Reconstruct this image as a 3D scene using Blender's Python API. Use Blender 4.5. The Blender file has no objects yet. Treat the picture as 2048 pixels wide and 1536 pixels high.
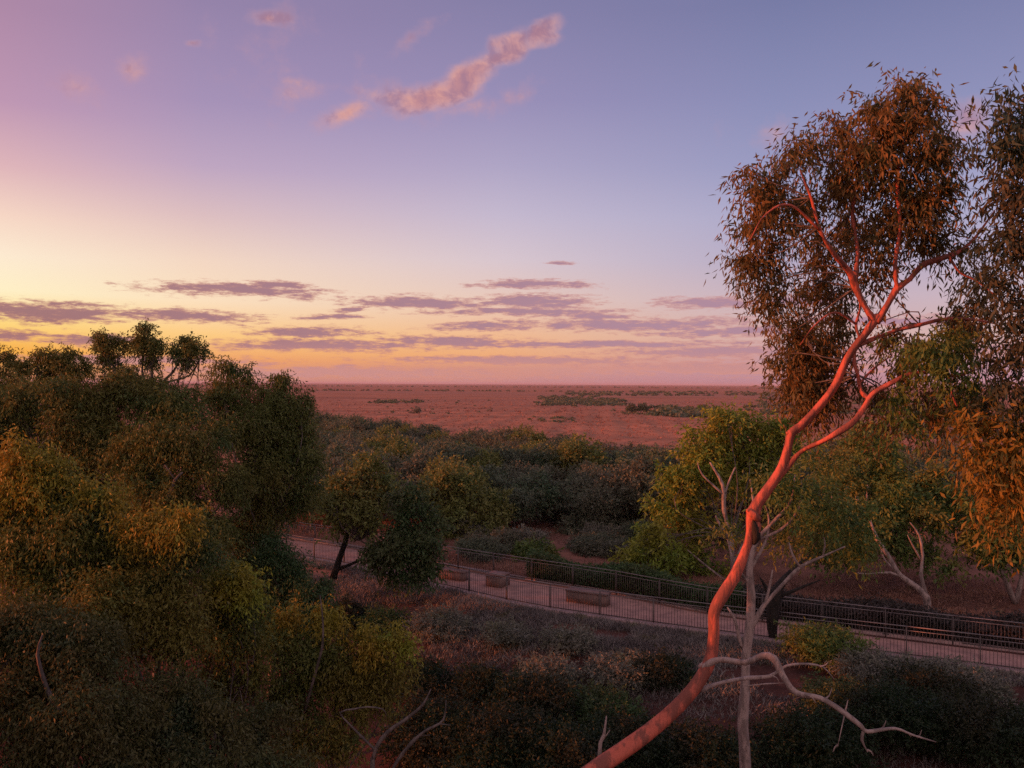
import bpy, math, numpy as np
from mathutils import Vector, Matrix
R = math.radians
scene = bpy.context.scene
COL = scene.collection
rng = np.random.default_rng(7)

# ------------------------------------------------------------------ camera and placing
F = 30.0/36.0*2048.0
HC = 10.0
ROLL = R(0.3)
cR, sR = math.cos(ROLL), math.sin(ROLL)
def P(X, Y, d):
    """world point at depth d (metres in front of the lookout) seen at photo coordinates X, Y"""
    a, b = (X-1024)/F, (768-Y)/F
    return np.array([d*(a*cR - b*sR), d, HC + d*(a*sR + b*cR)])
def PX(X, Y, d):
    return P(X, Y, d)[0]

cd = bpy.data.cameras.new('camera'); cam = bpy.data.objects.new('camera', cd); COL.objects.link(cam)
cd.lens = 30; cd.sensor_width = 36; cd.clip_start = 0.1; cd.clip_end = 60000
cam.location = (0, 0, HC); cam.rotation_euler = (R(90), -ROLL, 0)
scene.camera = cam

def lin(r, g, b):
    f = lambda c: (c/255)/12.92 if c/255 <= .04045 else ((c/255+.055)/1.055)**2.4
    return (f(r), f(g), f(b), 1.0)

# ------------------------------------------------------------------ objects
def tag(o, label=None, cat=None, group=None, kind=None):
    if label: o['label'] = label
    if cat: o['category'] = cat
    if group: o['group'] = group
    if kind: o['kind'] = kind
    return o
def link(name, me, parent=None):
    o = bpy.data.objects.new(name, me); COL.objects.link(o)
    if parent: o.parent = parent
    return o
def empty(name, loc):
    o = bpy.data.objects.new(name, None); COL.objects.link(o); o.location = loc
    o.empty_display_size = .3
    return o
def mesh_np(name, V, Fq, mat=None, smooth=False):
    V = np.asarray(V, dtype=np.float32); Fq = np.asarray(Fq, dtype=np.int32)
    k = Fq.shape[1]
    me = bpy.data.meshes.new(name)
    me.vertices.add(len(V)); me.vertices.foreach_set('co', V.ravel())
    me.loops.add(Fq.size); me.loops.foreach_set('vertex_index', Fq.ravel())
    me.polygons.add(len(Fq)); me.polygons.foreach_set('loop_start', np.arange(0, Fq.size, k, dtype=np.int32))
    me.polygons.foreach_set('loop_total', np.full(len(Fq), k, dtype=np.int32))
    if smooth: me.polygons.foreach_set('use_smooth', np.ones(len(Fq), dtype=bool))
    me.update(calc_edges=True); me.validate()
    if mat: me.materials.append(mat)
    return me
class Geo:
    def __init__(s): s.V = []; s.F = []; s.n = 0
    def add(s, V, Fq):
        V = np.asarray(V, float); s.V.append(V); s.F.append(np.asarray(Fq, int)+s.n); s.n += len(V)
    def mesh(s, name, mat, smooth=False, off=(0, 0, 0)):
        return mesh_np(name, np.concatenate(s.V)-np.array(off), np.concatenate(s.F), mat, smooth)
def box(g, c, size, rz=0.0, tilt=0.0):
    sx, sy, sz = np.array(size)/2
    v = np.array([[x, y, z] for x in (-sx, sx) for y in (-sy, sy) for z in (-sz, sz)])
    v[:, 2] += v[:, 0]*tilt
    c_, s_ = math.cos(rz), math.sin(rz)
    v = np.stack([v[:, 0]*c_-v[:, 1]*s_, v[:, 0]*s_+v[:, 1]*c_, v[:, 2]], 1)+np.array(c)
    g.add(v, [[0, 1, 3, 2], [4, 6, 7, 5], [0, 4, 5, 1], [2, 3, 7, 6], [0, 2, 6, 4], [1, 5, 7, 3]])
def smoothpath(pts, rad, step):
    pts = np.array(pts, float); n = len(pts)
    if n < 3:
        m = max(2, int(np.linalg.norm(pts[-1]-pts[0])/step)+1)
        t = np.linspace(0, 1, m)[:, None]
        return pts[0]*(1-t)+pts[-1]*t, np.interp(np.linspace(0, 1, m), [0, 1], [rad[0], rad[-1]])
    E = np.vstack([2*pts[0]-pts[1], pts, 2*pts[-1]-pts[-2]])
    rad = np.array(rad, float)
    if len(rad) != n:
        L = np.r_[0, np.cumsum(np.linalg.norm(np.diff(pts, axis=0), axis=1))]
        rad = np.interp(L/L[-1], np.linspace(0, 1, len(rad)), rad)
    out, ro = [], []
    for i in range(n-1):
        p0, p1, p2, p3 = E[i:i+4]
        m = max(2, int(np.linalg.norm(p2-p1)/step))
        for k in range(m):
            t = k/m
            out.append(.5*((2*p1)+(-p0+p2)*t+(2*p0-5*p1+4*p2-p3)*t*t+(-p0+3*p1-3*p2+p3)*t**3))
            ro.append(rad[i]*(1-t)+rad[i+1]*t)
    out.append(pts[-1]); ro.append(rad[-1])
    return np.array(out), np.array(ro)
def tube(g, pts, rad, sides=8, step=.12, lump=.12, seed=0):
    p, r = smoothpath(pts, rad, step)
    rr = np.random.default_rng(seed+17)
    n = len(p)
    T = np.gradient(p, axis=0); T /= np.linalg.norm(T, axis=1)[:, None]+1e-9
    u = np.cross(T[0], [0.3, 1, .2]); u /= np.linalg.norm(u)
    ph = rr.uniform(0, 6.28, 8)
    V = []
    s = np.r_[0, np.cumsum(np.linalg.norm(np.diff(p, axis=0), axis=1))]
    a = np.arange(sides)/sides*2*math.pi
    for i in range(n):
        u = u-T[i]*np.dot(u, T[i]); u /= np.linalg.norm(u); w = np.cross(T[i], u)
        x = s[i]/(r[0]*3+.02)
        k = r[i]*(1+lump*(.5*np.sin(2*a+ph[0]+x*.5)+.4*np.sin(3*a+ph[1]-x*.8)+.5*math.sin(x*.9+ph[2])+.3*math.sin(x*2.1+ph[3])+.25*np.sin(5*a+ph[4]+x*1.1)))
        V.append(p[i]+np.outer(np.cos(a)*k, u)+np.outer(np.sin(a)*k, w))
    V = np.concatenate(V)
    Fq = []
    for i in range(n-1):
        for j in range(sides):
            j2 = (j+1) % sides
            Fq.append([i*sides+j, i*sides+j2, (i+1)*sides+j2, (i+1)*sides+j])
    # closing tip
    base = len(V); V = np.vstack([V, p[-1]+T[-1]*r[-1]*.8, p[0]-T[0]*r[0]*.3])
    for j in range(0, sides, 2):
        Fq.append([(n-1)*sides+j, (n-1)*sides+(j+1) % sides, (n-1)*sides+(j+2) % sides, base])
        Fq.append([(j+2) % sides, (j+1) % sides, j, base+1])
    g.add(V, Fq)

DK = 2.6
def unit(v): return v/(np.linalg.norm(v, axis=-1, keepdims=True)+1e-9)
def leaves(g, clumps, dens, L, W, droop=.7, twig=.5, per=14, seed=0, shell=.45, flat=1.0):
    """leaf-sized faces strung on drooping sprays that fill each clump"""
    rr = np.random.default_rng(seed+101)
    for (c, rad) in clumps:
        rad = np.array(rad if np.ndim(rad) else (rad, rad, rad*flat), float)
        rm = rad.mean()
        n = int(DK*dens*math.pi*rm*rm/(.5*L*W)); nt = max(4, n//per)
        d = unit(rr.normal(size=(nt, 3)))
        lum = 1+.22*np.sin(d[:, 0]*4+rr.uniform(0, 6))*np.cos(d[:, 2]*5+rr.uniform(0, 6))+.16*np.sin(d[:, 1]*7+rr.uniform(0, 6)+d[:, 2]*4)
        q = (shell+(1-shell)*rr.random(nt)**.6)*lum*rr.uniform(.75, 1.05, nt)
        tc = np.array(c)+d*rad*q[:, None]
        td = unit(d*.7+rr.normal(size=(nt, 3))*.45+np.array([0, 0, .15-droop*.6]))
        k = np.repeat(np.arange(nt), per)
        t = np.tile(np.linspace(-.3, 1, per), nt)+rr.normal(size=nt*per)*.06
        pos = tc[k]+td[k]*(t*twig)[:, None]+np.array([0, 0, -1.])*((t*t)*twig*.35*droop)[:, None]+rr.normal(size=(nt*per, 3))*twig*.1
        ld = unit(td[k]*.5+rr.normal(size=(nt*per, 3))*.6+np.array([0, 0, -droop]))
        s = unit(np.cross(ld, rr.normal(size=(nt*per, 3))))
        nn = np.cross(ld, s)
        l = L*rr.uniform(.6, 1.25, nt*per)[:, None]; w = W*rr.uniform(.7, 1.2, nt*per)[:, None]
        v = np.stack([pos, pos+ld*l*.42+s*w*.5+nn*l*.06, pos+ld*l, pos+ld*l*.42-s*w*.5+nn*l*.06], 1).reshape(-1, 3)
        m = nt*per
        g.add(v, np.arange(m*4).reshape(m, 4))

def split(clumps, k=5, rs=.52, off=.62, seed=0):
    rr = np.random.default_rng(seed+5); out = []
    for c, r_ in clumps:
        q = np.array(r_ if np.ndim(r_) else (r_, r_, r_*.9), float)
        for _ in range(k):
            out.append((np.array(c)+unit(rr.normal(size=3))*q*off*rr.uniform(.7, 1.15), tuple(q*rs*rr.uniform(.7, 1.2))))
    return out

# ------------------------------------------------------------------ materials
def nmat(name):
    m = bpy.data.materials.new(name); m.use_nodes = True
    nt = m.node_tree; nt.nodes.clear()
    return m, nt, nt.nodes, nt.links
def mixc(N, Lk, fac, a, b, mode='MIX'):
    x = N.new('ShaderNodeMix'); x.data_type = 'RGBA'; x.blend_type = mode
    for s, v in ((x.inputs[0], fac), (x.inputs[6], a), (x.inputs[7], b)):
        if isinstance(v, (int, float, tuple)): s.default_value = v
        else: Lk.new(v, s)
    return x.outputs[2]
def math_(N, Lk, op, *a, clamp=False):
    x = N.new('ShaderNodeMath'); x.operation = op; x.use_clamp = clamp
    for i, v in enumerate(a):
        if isinstance(v, (int, float)): x.inputs[i].default_value = v
        else: Lk.new(v, x.inputs[i])
    return x.outputs[0]
def rampf(N, Lk, v, a, b, o0=0., o1=1.):
    x = N.new('ShaderNodeMapRange'); x.interpolation_type = 'SMOOTHSTEP'
    x.inputs[1].default_value = a; x.inputs[2].default_value = b; x.inputs[3].default_value = o0; x.inputs[4].default_value = o1
    Lk.new(v, x.inputs[0]); return x.outputs[0]
def noise(N, Lk, vec, scale, det=3, rough=.55):
    x = N.new('ShaderNodeTexNoise'); x.inputs['Scale'].default_value = scale
    x.inputs['Detail'].default_value = det; x.inputs['Roughness'].default_value = rough
    if vec is not None: Lk.new(vec, x.inputs['Vector'])
    return x.outputs[0]
def leafmat(name, c1, c2, c3=None, scale=.45, trans=.3):
    m, nt, N, Lk = nmat(name)
    geo = N.new('ShaderNodeNewGeometry')
    n1 = noise(N, Lk, geo.outputs['Position'], scale, 2)
    col = mixc(N, Lk, rampf(N, Lk, n1, .38, .62), c1+(1,), c2+(1,))
    if c3:
        n2 = noise(N, Lk, geo.outputs['Position'], scale*2.3, 2)
        col = mixc(N, Lk, rampf(N, Lk, n2, .55, .7), col, c3+(1,))
    br = math_(N, Lk, 'MULTIPLY_ADD', geo.outputs['Random Per Island'], .55, .72)
    cb = N.new('ShaderNodeCombineColor'); [Lk.new(br, cb.inputs[i]) for i in range(3)]
    col = mixc(N, Lk, 1.0, col, cb.outputs[0], 'MULTIPLY')
    b = N.new('ShaderNodeBsdfPrincipled'); b.inputs['Roughness'].default_value = .55
    b.inputs['Specular IOR Level'].default_value = .25
    t = N.new('ShaderNodeBsdfTranslucent'); mx = N.new('ShaderNodeMixShader'); mx.inputs[0].default_value = trans
    Lk.new(col, b.inputs['Base Color']); Lk.new(col, t.inputs[0])
    Lk.new(b.outputs[0], mx.inputs[1]); Lk.new(t.outputs[0], mx.inputs[2])
    o = N.new('ShaderNodeOutputMaterial'); Lk.new(mx.outputs[0], o.inputs[0])
    return m
def barkmat(name, c1, c2, scale=3., rough=.8, streak=6.):
    m, nt, N, Lk = nmat(name)
    tc = N.new('ShaderNodeTexCoord'); mp = N.new('ShaderNodeMapping'); mp.inputs['Scale'].default_value = (streak, streak, 1.6)
    Lk.new(tc.outputs['Object'], mp.inputs[0])
    n1 = noise(N, Lk, mp.outputs[0], scale*.35, 6, .65)
    n2 = noise(N, Lk, tc.outputs['Object'], scale*.8, 4)
    col = mixc(N, Lk, rampf(N, Lk, n1, .44, .56), c1+(1,), c2+(1,))
    col = mixc(N, Lk, rampf(N, Lk, n2, .56, .72), col, tuple(x*.5 for x in c2)+(1,))
    b = N.new('ShaderNodeBsdfPrincipled'); b.inputs['Roughness'].default_value = rough
    b.inputs['Specular IOR Level'].default_value = .2
    Lk.new(col, b.inputs['Base Color'])
    bp = N.new('ShaderNodeBump'); bp.inputs['Strength'].default_value = .9; bp.inputs['Distance'].default_value = .05
    Lk.new(n1, bp.inputs['Height']); Lk.new(bp.outputs[0], b.inputs['Normal'])
    o = N.new('ShaderNodeOutputMaterial'); Lk.new(b.outputs[0], o.inputs[0])
    return m
def plainmat(name, c1, c2, scale, rough=.85, bump=.3, det=5, metal=0):
    m, nt, N, Lk = nmat(name)
    geo = N.new('ShaderNodeNewGeometry')
    n1 = noise(N, Lk, geo.outputs['Position'], scale, det, .65)
    col = mixc(N, Lk, rampf(N, Lk, n1, .35, .65), c1+(1,), c2+(1,))
    b = N.new('ShaderNodeBsdfPrincipled'); b.inputs['Roughness'].default_value = rough; b.inputs['Metallic'].default_value = metal
    b.inputs['Specular IOR Level'].default_value = .2
    Lk.new(col, b.inputs['Base Color'])
    bp = N.new('ShaderNodeBump'); bp.inputs['Strength'].default_value = bump; bp.inputs['Distance'].default_value = .03
    Lk.new(n1, bp.inputs['Height']); Lk.new(bp.outputs[0], b.inputs['Normal'])
    o = N.new('ShaderNodeOutputMaterial'); Lk.new(b.outputs[0], o.inputs[0])
    return m

M = {}
M['gum_leaf'] = leafmat('gum_leaf', (.195, .142, .056), (.24, .140, .048), (.130, .138, .056), .9, .4)
M['dark_gum_leaf'] = leafmat('dark_gum_leaf', (.075, .095, .056), (.105, .095, .055), None, .9)
M['olive_leaf'] = leafmat('olive_leaf', (.115, .138, .035), (.150, .142, .035), (.080, .125, .038), .35)
M['near_leaf'] = leafmat('near_leaf', (.125, .145, .034), (.170, .150, .032), (.085, .125, .040), .45)
M['painted_shade_leaf'] = leafmat('painted_shade_leaf', (.078, .098, .036), (.105, .098, .034), (.058, .086, .040), .5)  # near leaf colour darkened to stand for shade on the bottom trees
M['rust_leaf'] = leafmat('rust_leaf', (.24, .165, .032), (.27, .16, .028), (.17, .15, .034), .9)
M['painted_lit_amber_leaf'] = leafmat('painted_lit_amber_leaf', (.27, .235, .032), (.32, .215, .028), (.20, .215, .034), .9)  # sunlight on the crown tops put into the leaf colour
M['painted_lit_yellow_leaf'] = leafmat('painted_lit_yellow_leaf', (.25, .285, .036), (.29, .25, .034), (.17, .235, .038), .9)  # yellow light on crown tops and tip, put into the leaf colour
M['lime_leaf'] = leafmat('lime_leaf', (.195, .260, .036), (.26, .25, .036), (.12, .20, .04), .3)
M['green_leaf'] = leafmat('green_leaf', (.115, .175, .042), (.165, .175, .042), (.08, .135, .044), .4)
M['brown_leaf'] = leafmat('brown_leaf', (.19, .195, .055), (.17, .190, .052), (.12, .165, .05), .4)
M['deep_leaf'] = leafmat('deep_leaf', (.060, .115, .042), (.085, .110, .042), None, .4)
M['scrub_leaf'] = leafmat('scrub_leaf', (.120, .150, .092), (.145, .150, .100), (.085, .140, .072), .12)
M['near_black_leaf'] = leafmat('near_black_leaf', (.022, .042, .018), (.036, .040, .020), None, .5)  # leaf colour of the near-black undergrowth
M['grey_leaf'] = leafmat('grey_leaf', (.20, .195, .155), (.16, .165, .12), (.22, .22, .13), .8)
M['painted_red_lit_bark'] = barkmat('painted_red_lit_bark', (.54, .132, .090), (.24, .080, .062), 2.6)  # bark colour pushed red to carry the sunset light on the trunk
M['pale_bark'] = barkmat('pale_bark', (.37, .28, .26), (.21, .16, .15), 3.)
M['dull_bark'] = barkmat('dull_bark', (.16, .13, .12), (.09, .075, .07), 3.)
M['burnt_bark'] = barkmat('burnt_bark', (.018, .015, .014), (.03, .025, .022), 3.)

# ------------------------------------------------------------------ ground
NEAR = [(x, y) for x, y in ((600, 1112), (700, 1130), (860, 1166), (1050, 1209), (1230, 1237), (1420, 1263), (1700, 1299), (2048, 1343))]
FARE = [(600, 1083), (700, 1098), (870, 1132), (1050, 1163), (1230, 1192), (1420, 1230), (1700, 1268), (2048, 1311)]
def gpt(X, Y):
    a, b = (X-1024)/F, (768-Y)/F
    vz = a*sR+b*cR
    d = -HC/vz
    return np.array([d*(a*cR-b*sR), d])
def gline(px):
    q = np.array([gpt(*p) for p in px])
    a = q[0]+(q[0]-q[1])/np.linalg.norm(q[0]-q[1])*30
    b = q[-1]+(q[-1]-q[-2])/np.linalg.norm(q[-1]-q[-2])*14
    q = np.vstack([a, q, b])
    return smoothpath(np.c_[q, np.zeros(len(q))], [1]*len(q), 1.0)[0][:, :2]
NL, FL = gline(NEAR), gline(FARE)
def near_y(x): return np.interp(x, NL[:, 0], NL[:, 1])
def hgt(x, y):
    x = np.asarray(x, float); y = np.asarray(y, float)
    s = near_y(x)-y
    z = -.13*np.clip(s-2.2, 0, 60)
    w = np.clip((s-2.2)/3, 0, 1)+np.clip((y-near_y(x)-9)/8, 0, 1)
    z = z+w*(.16*np.sin(x*.31+y*.17)+.12*np.sin(x*.83-y*.61+1)+.05*np.sin(x*2.1+y*1.7))*np.clip(200/np.maximum(y, 1), 0, 1)
    return z
def axis(segs):
    o = []
    for a, b, s in segs: o += list(np.arange(a, b, s))
    return np.array(o+[segs[-1][1]])
gy = np.concatenate([[-4000, -1200, -400, -150, -60, -30, -12, -4], axis([(0, 70, .6), (70, 160, 2), (160, 400, 12), (400, 2000, 200), (2000, 40000, 4000)])])
gx0 = axis([(-45, 45, .6)])
gx = np.concatenate([[-40000, -15000, -5000, -2000, -900, -450, -250, -150, -100, -75, -58], gx0, [58, 75, 100, 150, 250, 450, 900, 2000, 5000, 15000, 40000]])
GX, GY = np.meshgrid(gx, gy)
GZ = hgt(GX, GY)
nx, ny = len(gx), len(gy)
idx = np.arange(nx*ny).reshape(ny, nx)
Fg = np.stack([idx[:-1, :-1], idx[:-1, 1:], idx[1:, 1:], idx[1:, :-1]], -1).reshape(-1, 4)
def groundmat():
    m, nt, N, Lk = nmat('red_soil')
    geo = N.new('ShaderNodeNewGeometry'); pos = geo.outputs['Position']
    sp = N.new('ShaderNodeSeparateXYZ'); Lk.new(pos, sp.inputs[0])
    n1 = noise(N, Lk, pos, .35, 6, .65); n2 = noise(N, Lk, pos, 3.5, 5, .7)
    soil = mixc(N, Lk, rampf(N, Lk, n1, .35, .65), (.095, .042, .035, 1), (.05, .027, .024, 1))  # near soil colour darkened to stand for the shade on the bank
    soil = mixc(N, Lk, rampf(N, Lk, n2, .45, .7, 0, .7), soil, (.13, .066, .055, 1))
    # grass plain: pink dry grass with long streaks of darker scrub
    mp = N.new('ShaderNodeMapping'); mp.inputs['Scale'].default_value = (.35, 1, 1); Lk.new(pos, mp.inputs[0])
    g1 = noise(N, Lk, mp.outputs[0], .06, 8, .72); g2 = noise(N, Lk, mp.outputs[0], .012, 6, .65); g3 = noise(N, Lk, mp.outputs[0], .0018, 6, .6)
    pl = mixc(N, Lk, rampf(N, Lk, g1, .35, .66), (.50, .215, .14, 1), (.30, .145, .10, 1))
    pl = mixc(N, Lk, rampf(N, Lk, g2, .50, .68, 0, .7), pl, (.21, .115, .095, 1))
    pl = mixc(N, Lk, rampf(N, Lk, g3, .46, .62, 0, .6), pl, (.33, .18, .15, 1))
    far = mixc(N, Lk, rampf(N, Lk, n1, .3, .6), (.30, .14, .10, 1), (.17, .085, .065, 1))
    soil = mixc(N, Lk, rampf(N, Lk, sp.outputs[1], 33, 40), soil, far)
    f = rampf(N, Lk, sp.outputs[1], 62, 120)
    col = mixc(N, Lk, f, soil, pl)
    b = N.new('ShaderNodeBsdfDiffuse'); Lk.new(col, b.inputs[0])
    bp = N.new('ShaderNodeBump'); bp.inputs['Strength'].default_value = .6; bp.inputs['Distance'].default_value = .12
    Lk.new(n2, bp.inputs['Height']); Lk.new(bp.outputs[0], b.inputs['Normal'])
    o = N.new('ShaderNodeOutputMaterial'); Lk.new(b.outputs[0], o.inputs[0])
    return m
g = link('ground', mesh_np('ground', np.stack([GX.ravel(), GY.ravel(), GZ.ravel()], 1), Fg, groundmat(), True))
tag(g, kind='structure')

# path and kerb
M['gravel'] = plainmat('gravel', (.42, .235, .195), (.27, .155, .135), 1.6, .9, .4, 7)
M['kerb'] = plainmat('kerb_stone', (.36, .24, .22), (.26, .17, .16), 3., .9, .2)
M['slab'] = plainmat('slab_stone', (.24, .145, .13), (.18, .11, .10), 3., .9, .3)
M['rail'] = plainmat('rail_metal', (.26, .22, .22), (.18, .16, .16), 3., .6, .05, 3, .3)
M['picket'] = plainmat('picket_metal', (.13, .105, .10), (.09, .075, .072), 2., .6, .05, 2, .2)
M['block'] = plainmat('block_stone', (.24, .15, .13), (.17, .11, .095), 3., .9, .4)
def resamp(line, n):
    s = np.r_[0, np.cumsum(np.linalg.norm(np.diff(line, axis=0), axis=1))]
    t = np.linspace(0, s[-1], n)
    return np.c_[np.interp(t, s, line[:, 0]), np.interp(t, s, line[:, 1])]
a, b = resamp(NL, 120), resamp(FL, 120)
V, Fq = [], []
for i in range(120):
    for k in range(5):
        q = a[i]*(1-k/4)+b[i]*k/4; V.append([q[0], q[1], .006+.0*k])
for i in range(119):
    for k in range(4): Fq.append([i*5+k, (i+1)*5+k, (i+1)*5+k+1, i*5+k+1])
tag(link('path', mesh_np('path', V, Fq, M['gravel'])), kind='structure')
def strip(name, line, off, w, h, mat):
    d = np.gradient(line, axis=0); d = unit(d); nrm = np.c_[d[:, 1], -d[:, 0]]
    A = line+nrm*off; B = line+nrm*(off+w)
    V, Fq = [], []
    for p, q in zip(A, B):
        V += [[p[0], p[1], -.2], [p[0], p[1], h], [q[0], q[1], h], [q[0], q[1], -.2]]
    for i in range(len(A)-1):
        for k in range(3): Fq.append([i*4+k, i*4+k+1, (i+1)*4+k+1, (i+1)*4+k])
    Fq += [[0, 3, 2, 1], [len(V)-4, len(V)-3, len(V)-2, len(V)-1]]
    return tag(link(name, mesh_np(name, V, Fq, mat)), kind='structure')
strip('kerb', a, .25, .42, .13, M['kerb'])
strip('kerb', b, -.5, .2, .12, M['kerb'])

# ------------------------------------------------------------------ fences
SP = 2.4
def fence(line, label, Hh, i0=0):
    s = np.r_[0, np.cumsum(np.linalg.norm(np.diff(line, axis=0), axis=1))]
    m = int(s[-1]//SP)
    t = np.arange(m+1)*SP
    q = np.c_[np.interp(t, s, line[:, 0]), np.interp(t, s, line[:, 1])]
    # keep what the view can hold
    keep = [i for i in range(m) if q[i][0] > -.68*q[i][1]-3 and q[i][0] < .64*q[i][1]+2]
    root = tag(empty('picket_fence', (q[keep[0]][0], q[keep[0]][1], 0)), label, 'fence', 'low metal picket fences along the path')
    o = np.array([q[keep[0]][0], q[keep[0]][1], 0])
    pg = Geo()
    for k in range(int(SP/.12)): box(pg, ((k+.5)*.12, 0, Hh*.5-.03), (.015, .015, Hh-.2))
    box(pg, (SP/2, 0, .1), (SP-.06, .03, .04)); 
    pm = pg.mesh('picket_panel', M['picket'])
    rg = Geo(); box(rg, (SP/2, 0, Hh), (SP, .04, .028)); box(rg, (SP/2, 0, Hh-.15), (SP-.06, .026, .022))
    rm = rg.mesh('rail', M['rail'])
    ps = Geo(); box(ps, (0, 0, Hh/2-.1), (.042, .042, Hh+.12)); pom = ps.mesh('post', M['picket'])
    for n_, i in enumerate(keep):
        p = q[i]; dd = q[i+1]-p; ang = math.atan2(dd[1], dd[0])
        for nm, me in (('picket_panel', pm), ('rail', rm), ('post', pom)):
            c = link(nm, me, root); c.location = (p[0]-o[0], p[1]-o[1], 0); c.rotation_euler = (0, 0, ang)
fence(NL, 'dark metal picket fence along the near edge of the pink gravel path', 1.12)
fence(FL+np.array([0, .35]), 'dark metal picket fence along the far edge of the path, before the low hedge', 1.12)

# stone blocks on the path
for (X, Y, w, h, dep, lab) in ((905, 1163, 1.55, .42, .5, 'low dark stone block on the path right beside the two-tone bushy tree'),
                          (995, 1176, .95, .55, .9, 'square dark stone block on the path between two longer low blocks'),
                          (1178, 1212, 2.05, .50, .6, 'long low stone block with a pale top on the path')):
    p = gpt(X, Y); g = Geo()
    dl = np.array([NL[-8][0]-NL[40][0], NL[-8][1]-NL[40][1]]); ang = math.atan2(dl[1], dl[0])
    me_root = tag(empty('stone_block', (p[0], p[1]+.5, 0)), lab, 'stone block', 'stone blocks on the gravel path')
    box(g, (0, 0, h/2), (w-.06, dep-.06, h)); me_root.rotation_euler = (0, 0, ang)
    link('base', g.mesh('base', M['block']), me_root)
    g = Geo(); box(g, (0, 0, h+.035), (w, dep, .07)); link('top_slab', g.mesh('top_slab', M['slab']), me_root)

# ------------------------------------------------------------------ trees
def tree(name, label, cat, base, limbs, clumps, leaf, bark, dens=2.2, L=.16, W=.05, droop=.6, twig=.5, group=None,
         autor=.03, seed=1, shell=.45, hub=None, per=14, extra=None, sides=8, step=.2, flat=.9, lump=.12):
    """base: (x, y) on the ground; limbs: [(points, radii)] in world space; clumps: [(centre, radius)]"""
    bz = float(hgt(base[0], base[1]))-.15
    o = np.array([base[0], base[1], bz])
    root = tag(empty(name, tuple(o)), label, cat, group)
    g = Geo()
    rr = np.random.default_rng(seed)
    for k, (p, r) in enumerate(limbs): tube(g, p, r, sides, step, lump, seed+k)
    link('trunk', g.mesh('trunk', bark, True, o), root)
    g = Geo()
    if hub is not None:
        for k, (c, r) in enumerate(clumps if len(clumps) < 40 else clumps[::3]):
            c = np.array(c); h = min((np.array(q) for q in hub), key=lambda q: np.linalg.norm(q-c)); c = c*.92+h*.08
            mid = (h+c)/2+rr.normal(size=3)*np.linalg.norm(c-h)*.16
            tube(g, [h, mid, c], [autor*1.0, autor*.7, autor*.25], 6, step*1.5, seed=seed+k+50)
            rm = float(np.mean(r))
            for j in range(3):
                e = c+unit(rr.normal(size=3))*rm*.75
                tube(g, [c*.5+mid*.5, (c+e)/2+rr.normal(size=3)*rm*.1, e], [autor*.4, autor*.28, autor*.12], 4, step*2, seed=seed+k*3+j)
    if g.n: link('branches', g.mesh('branches', M['dull_bark'], True, o), root)
    if clumps:
        g = Geo(); leaves(g, clumps, dens, L, W, droop, twig, per, seed, shell, flat)
        link('crown', g.mesh('crown', leaf, False, o), root)
    if extra:
        for nm, cl, lf, lab in extra:
            g = Geo(); leaves(g, cl, dens, L, W, droop, twig, per, seed+9, shell, flat)
            c = link(nm, g.mesh(nm, lf, False, o), root)
            if lab: c['label'] = lab
    return root
def C(X, Y, r, d, k=1.0): return (P(X, Y, d), r*d/F*k)
def L3(pts, d, dz=0):
    """polyline in photo coordinates; each point (X, Y) or (X, Y, depth)"""
    return [P(p[0], p[1], p[2] if len(p) > 2 else d) for p in pts]

# --- the big leaning gum
D0 = 12.0
sc = D0/F
def rp(*px): return [p*sc/2*.64 for p in px]
main = L3([(1030, 1640, 11.2), (1120, 1588, 11.6), (1195, 1536, 11.8), (1300, 1462, 12), (1372, 1395, 12), (1416, 1330, 12), (1427, 1275, 12), (1428, 1225), (1444, 1192), (1470, 1150), (1494, 1092), (1500, 1062), (1504, 1030), (1514, 1008), (1540, 972), (1564, 935), (1577, 890), (1582, 866), (1600, 853), (1630, 822), (1668, 775), (1698, 712), (1738, 658), (1757, 632)], D0)
mrad = rp(56, 54, 50, 48, 44, 38, 32, 31, 34, 32, 25, 26, 40, 36, 33, 31, 25, 30, 27, 26, 28, 28, 30, 28)
base0 = (-1.6, 11.0)
z0 = float(hgt(*base0))
main = [np.array([base0[0], base0[1], z0-.3]), np.array([base0[0]+.1, 11, z0+1.6]), np.array([-.9, 11.1, z0+4.2])]+main
mrad = [.30, .27, .24]+mrad
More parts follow.
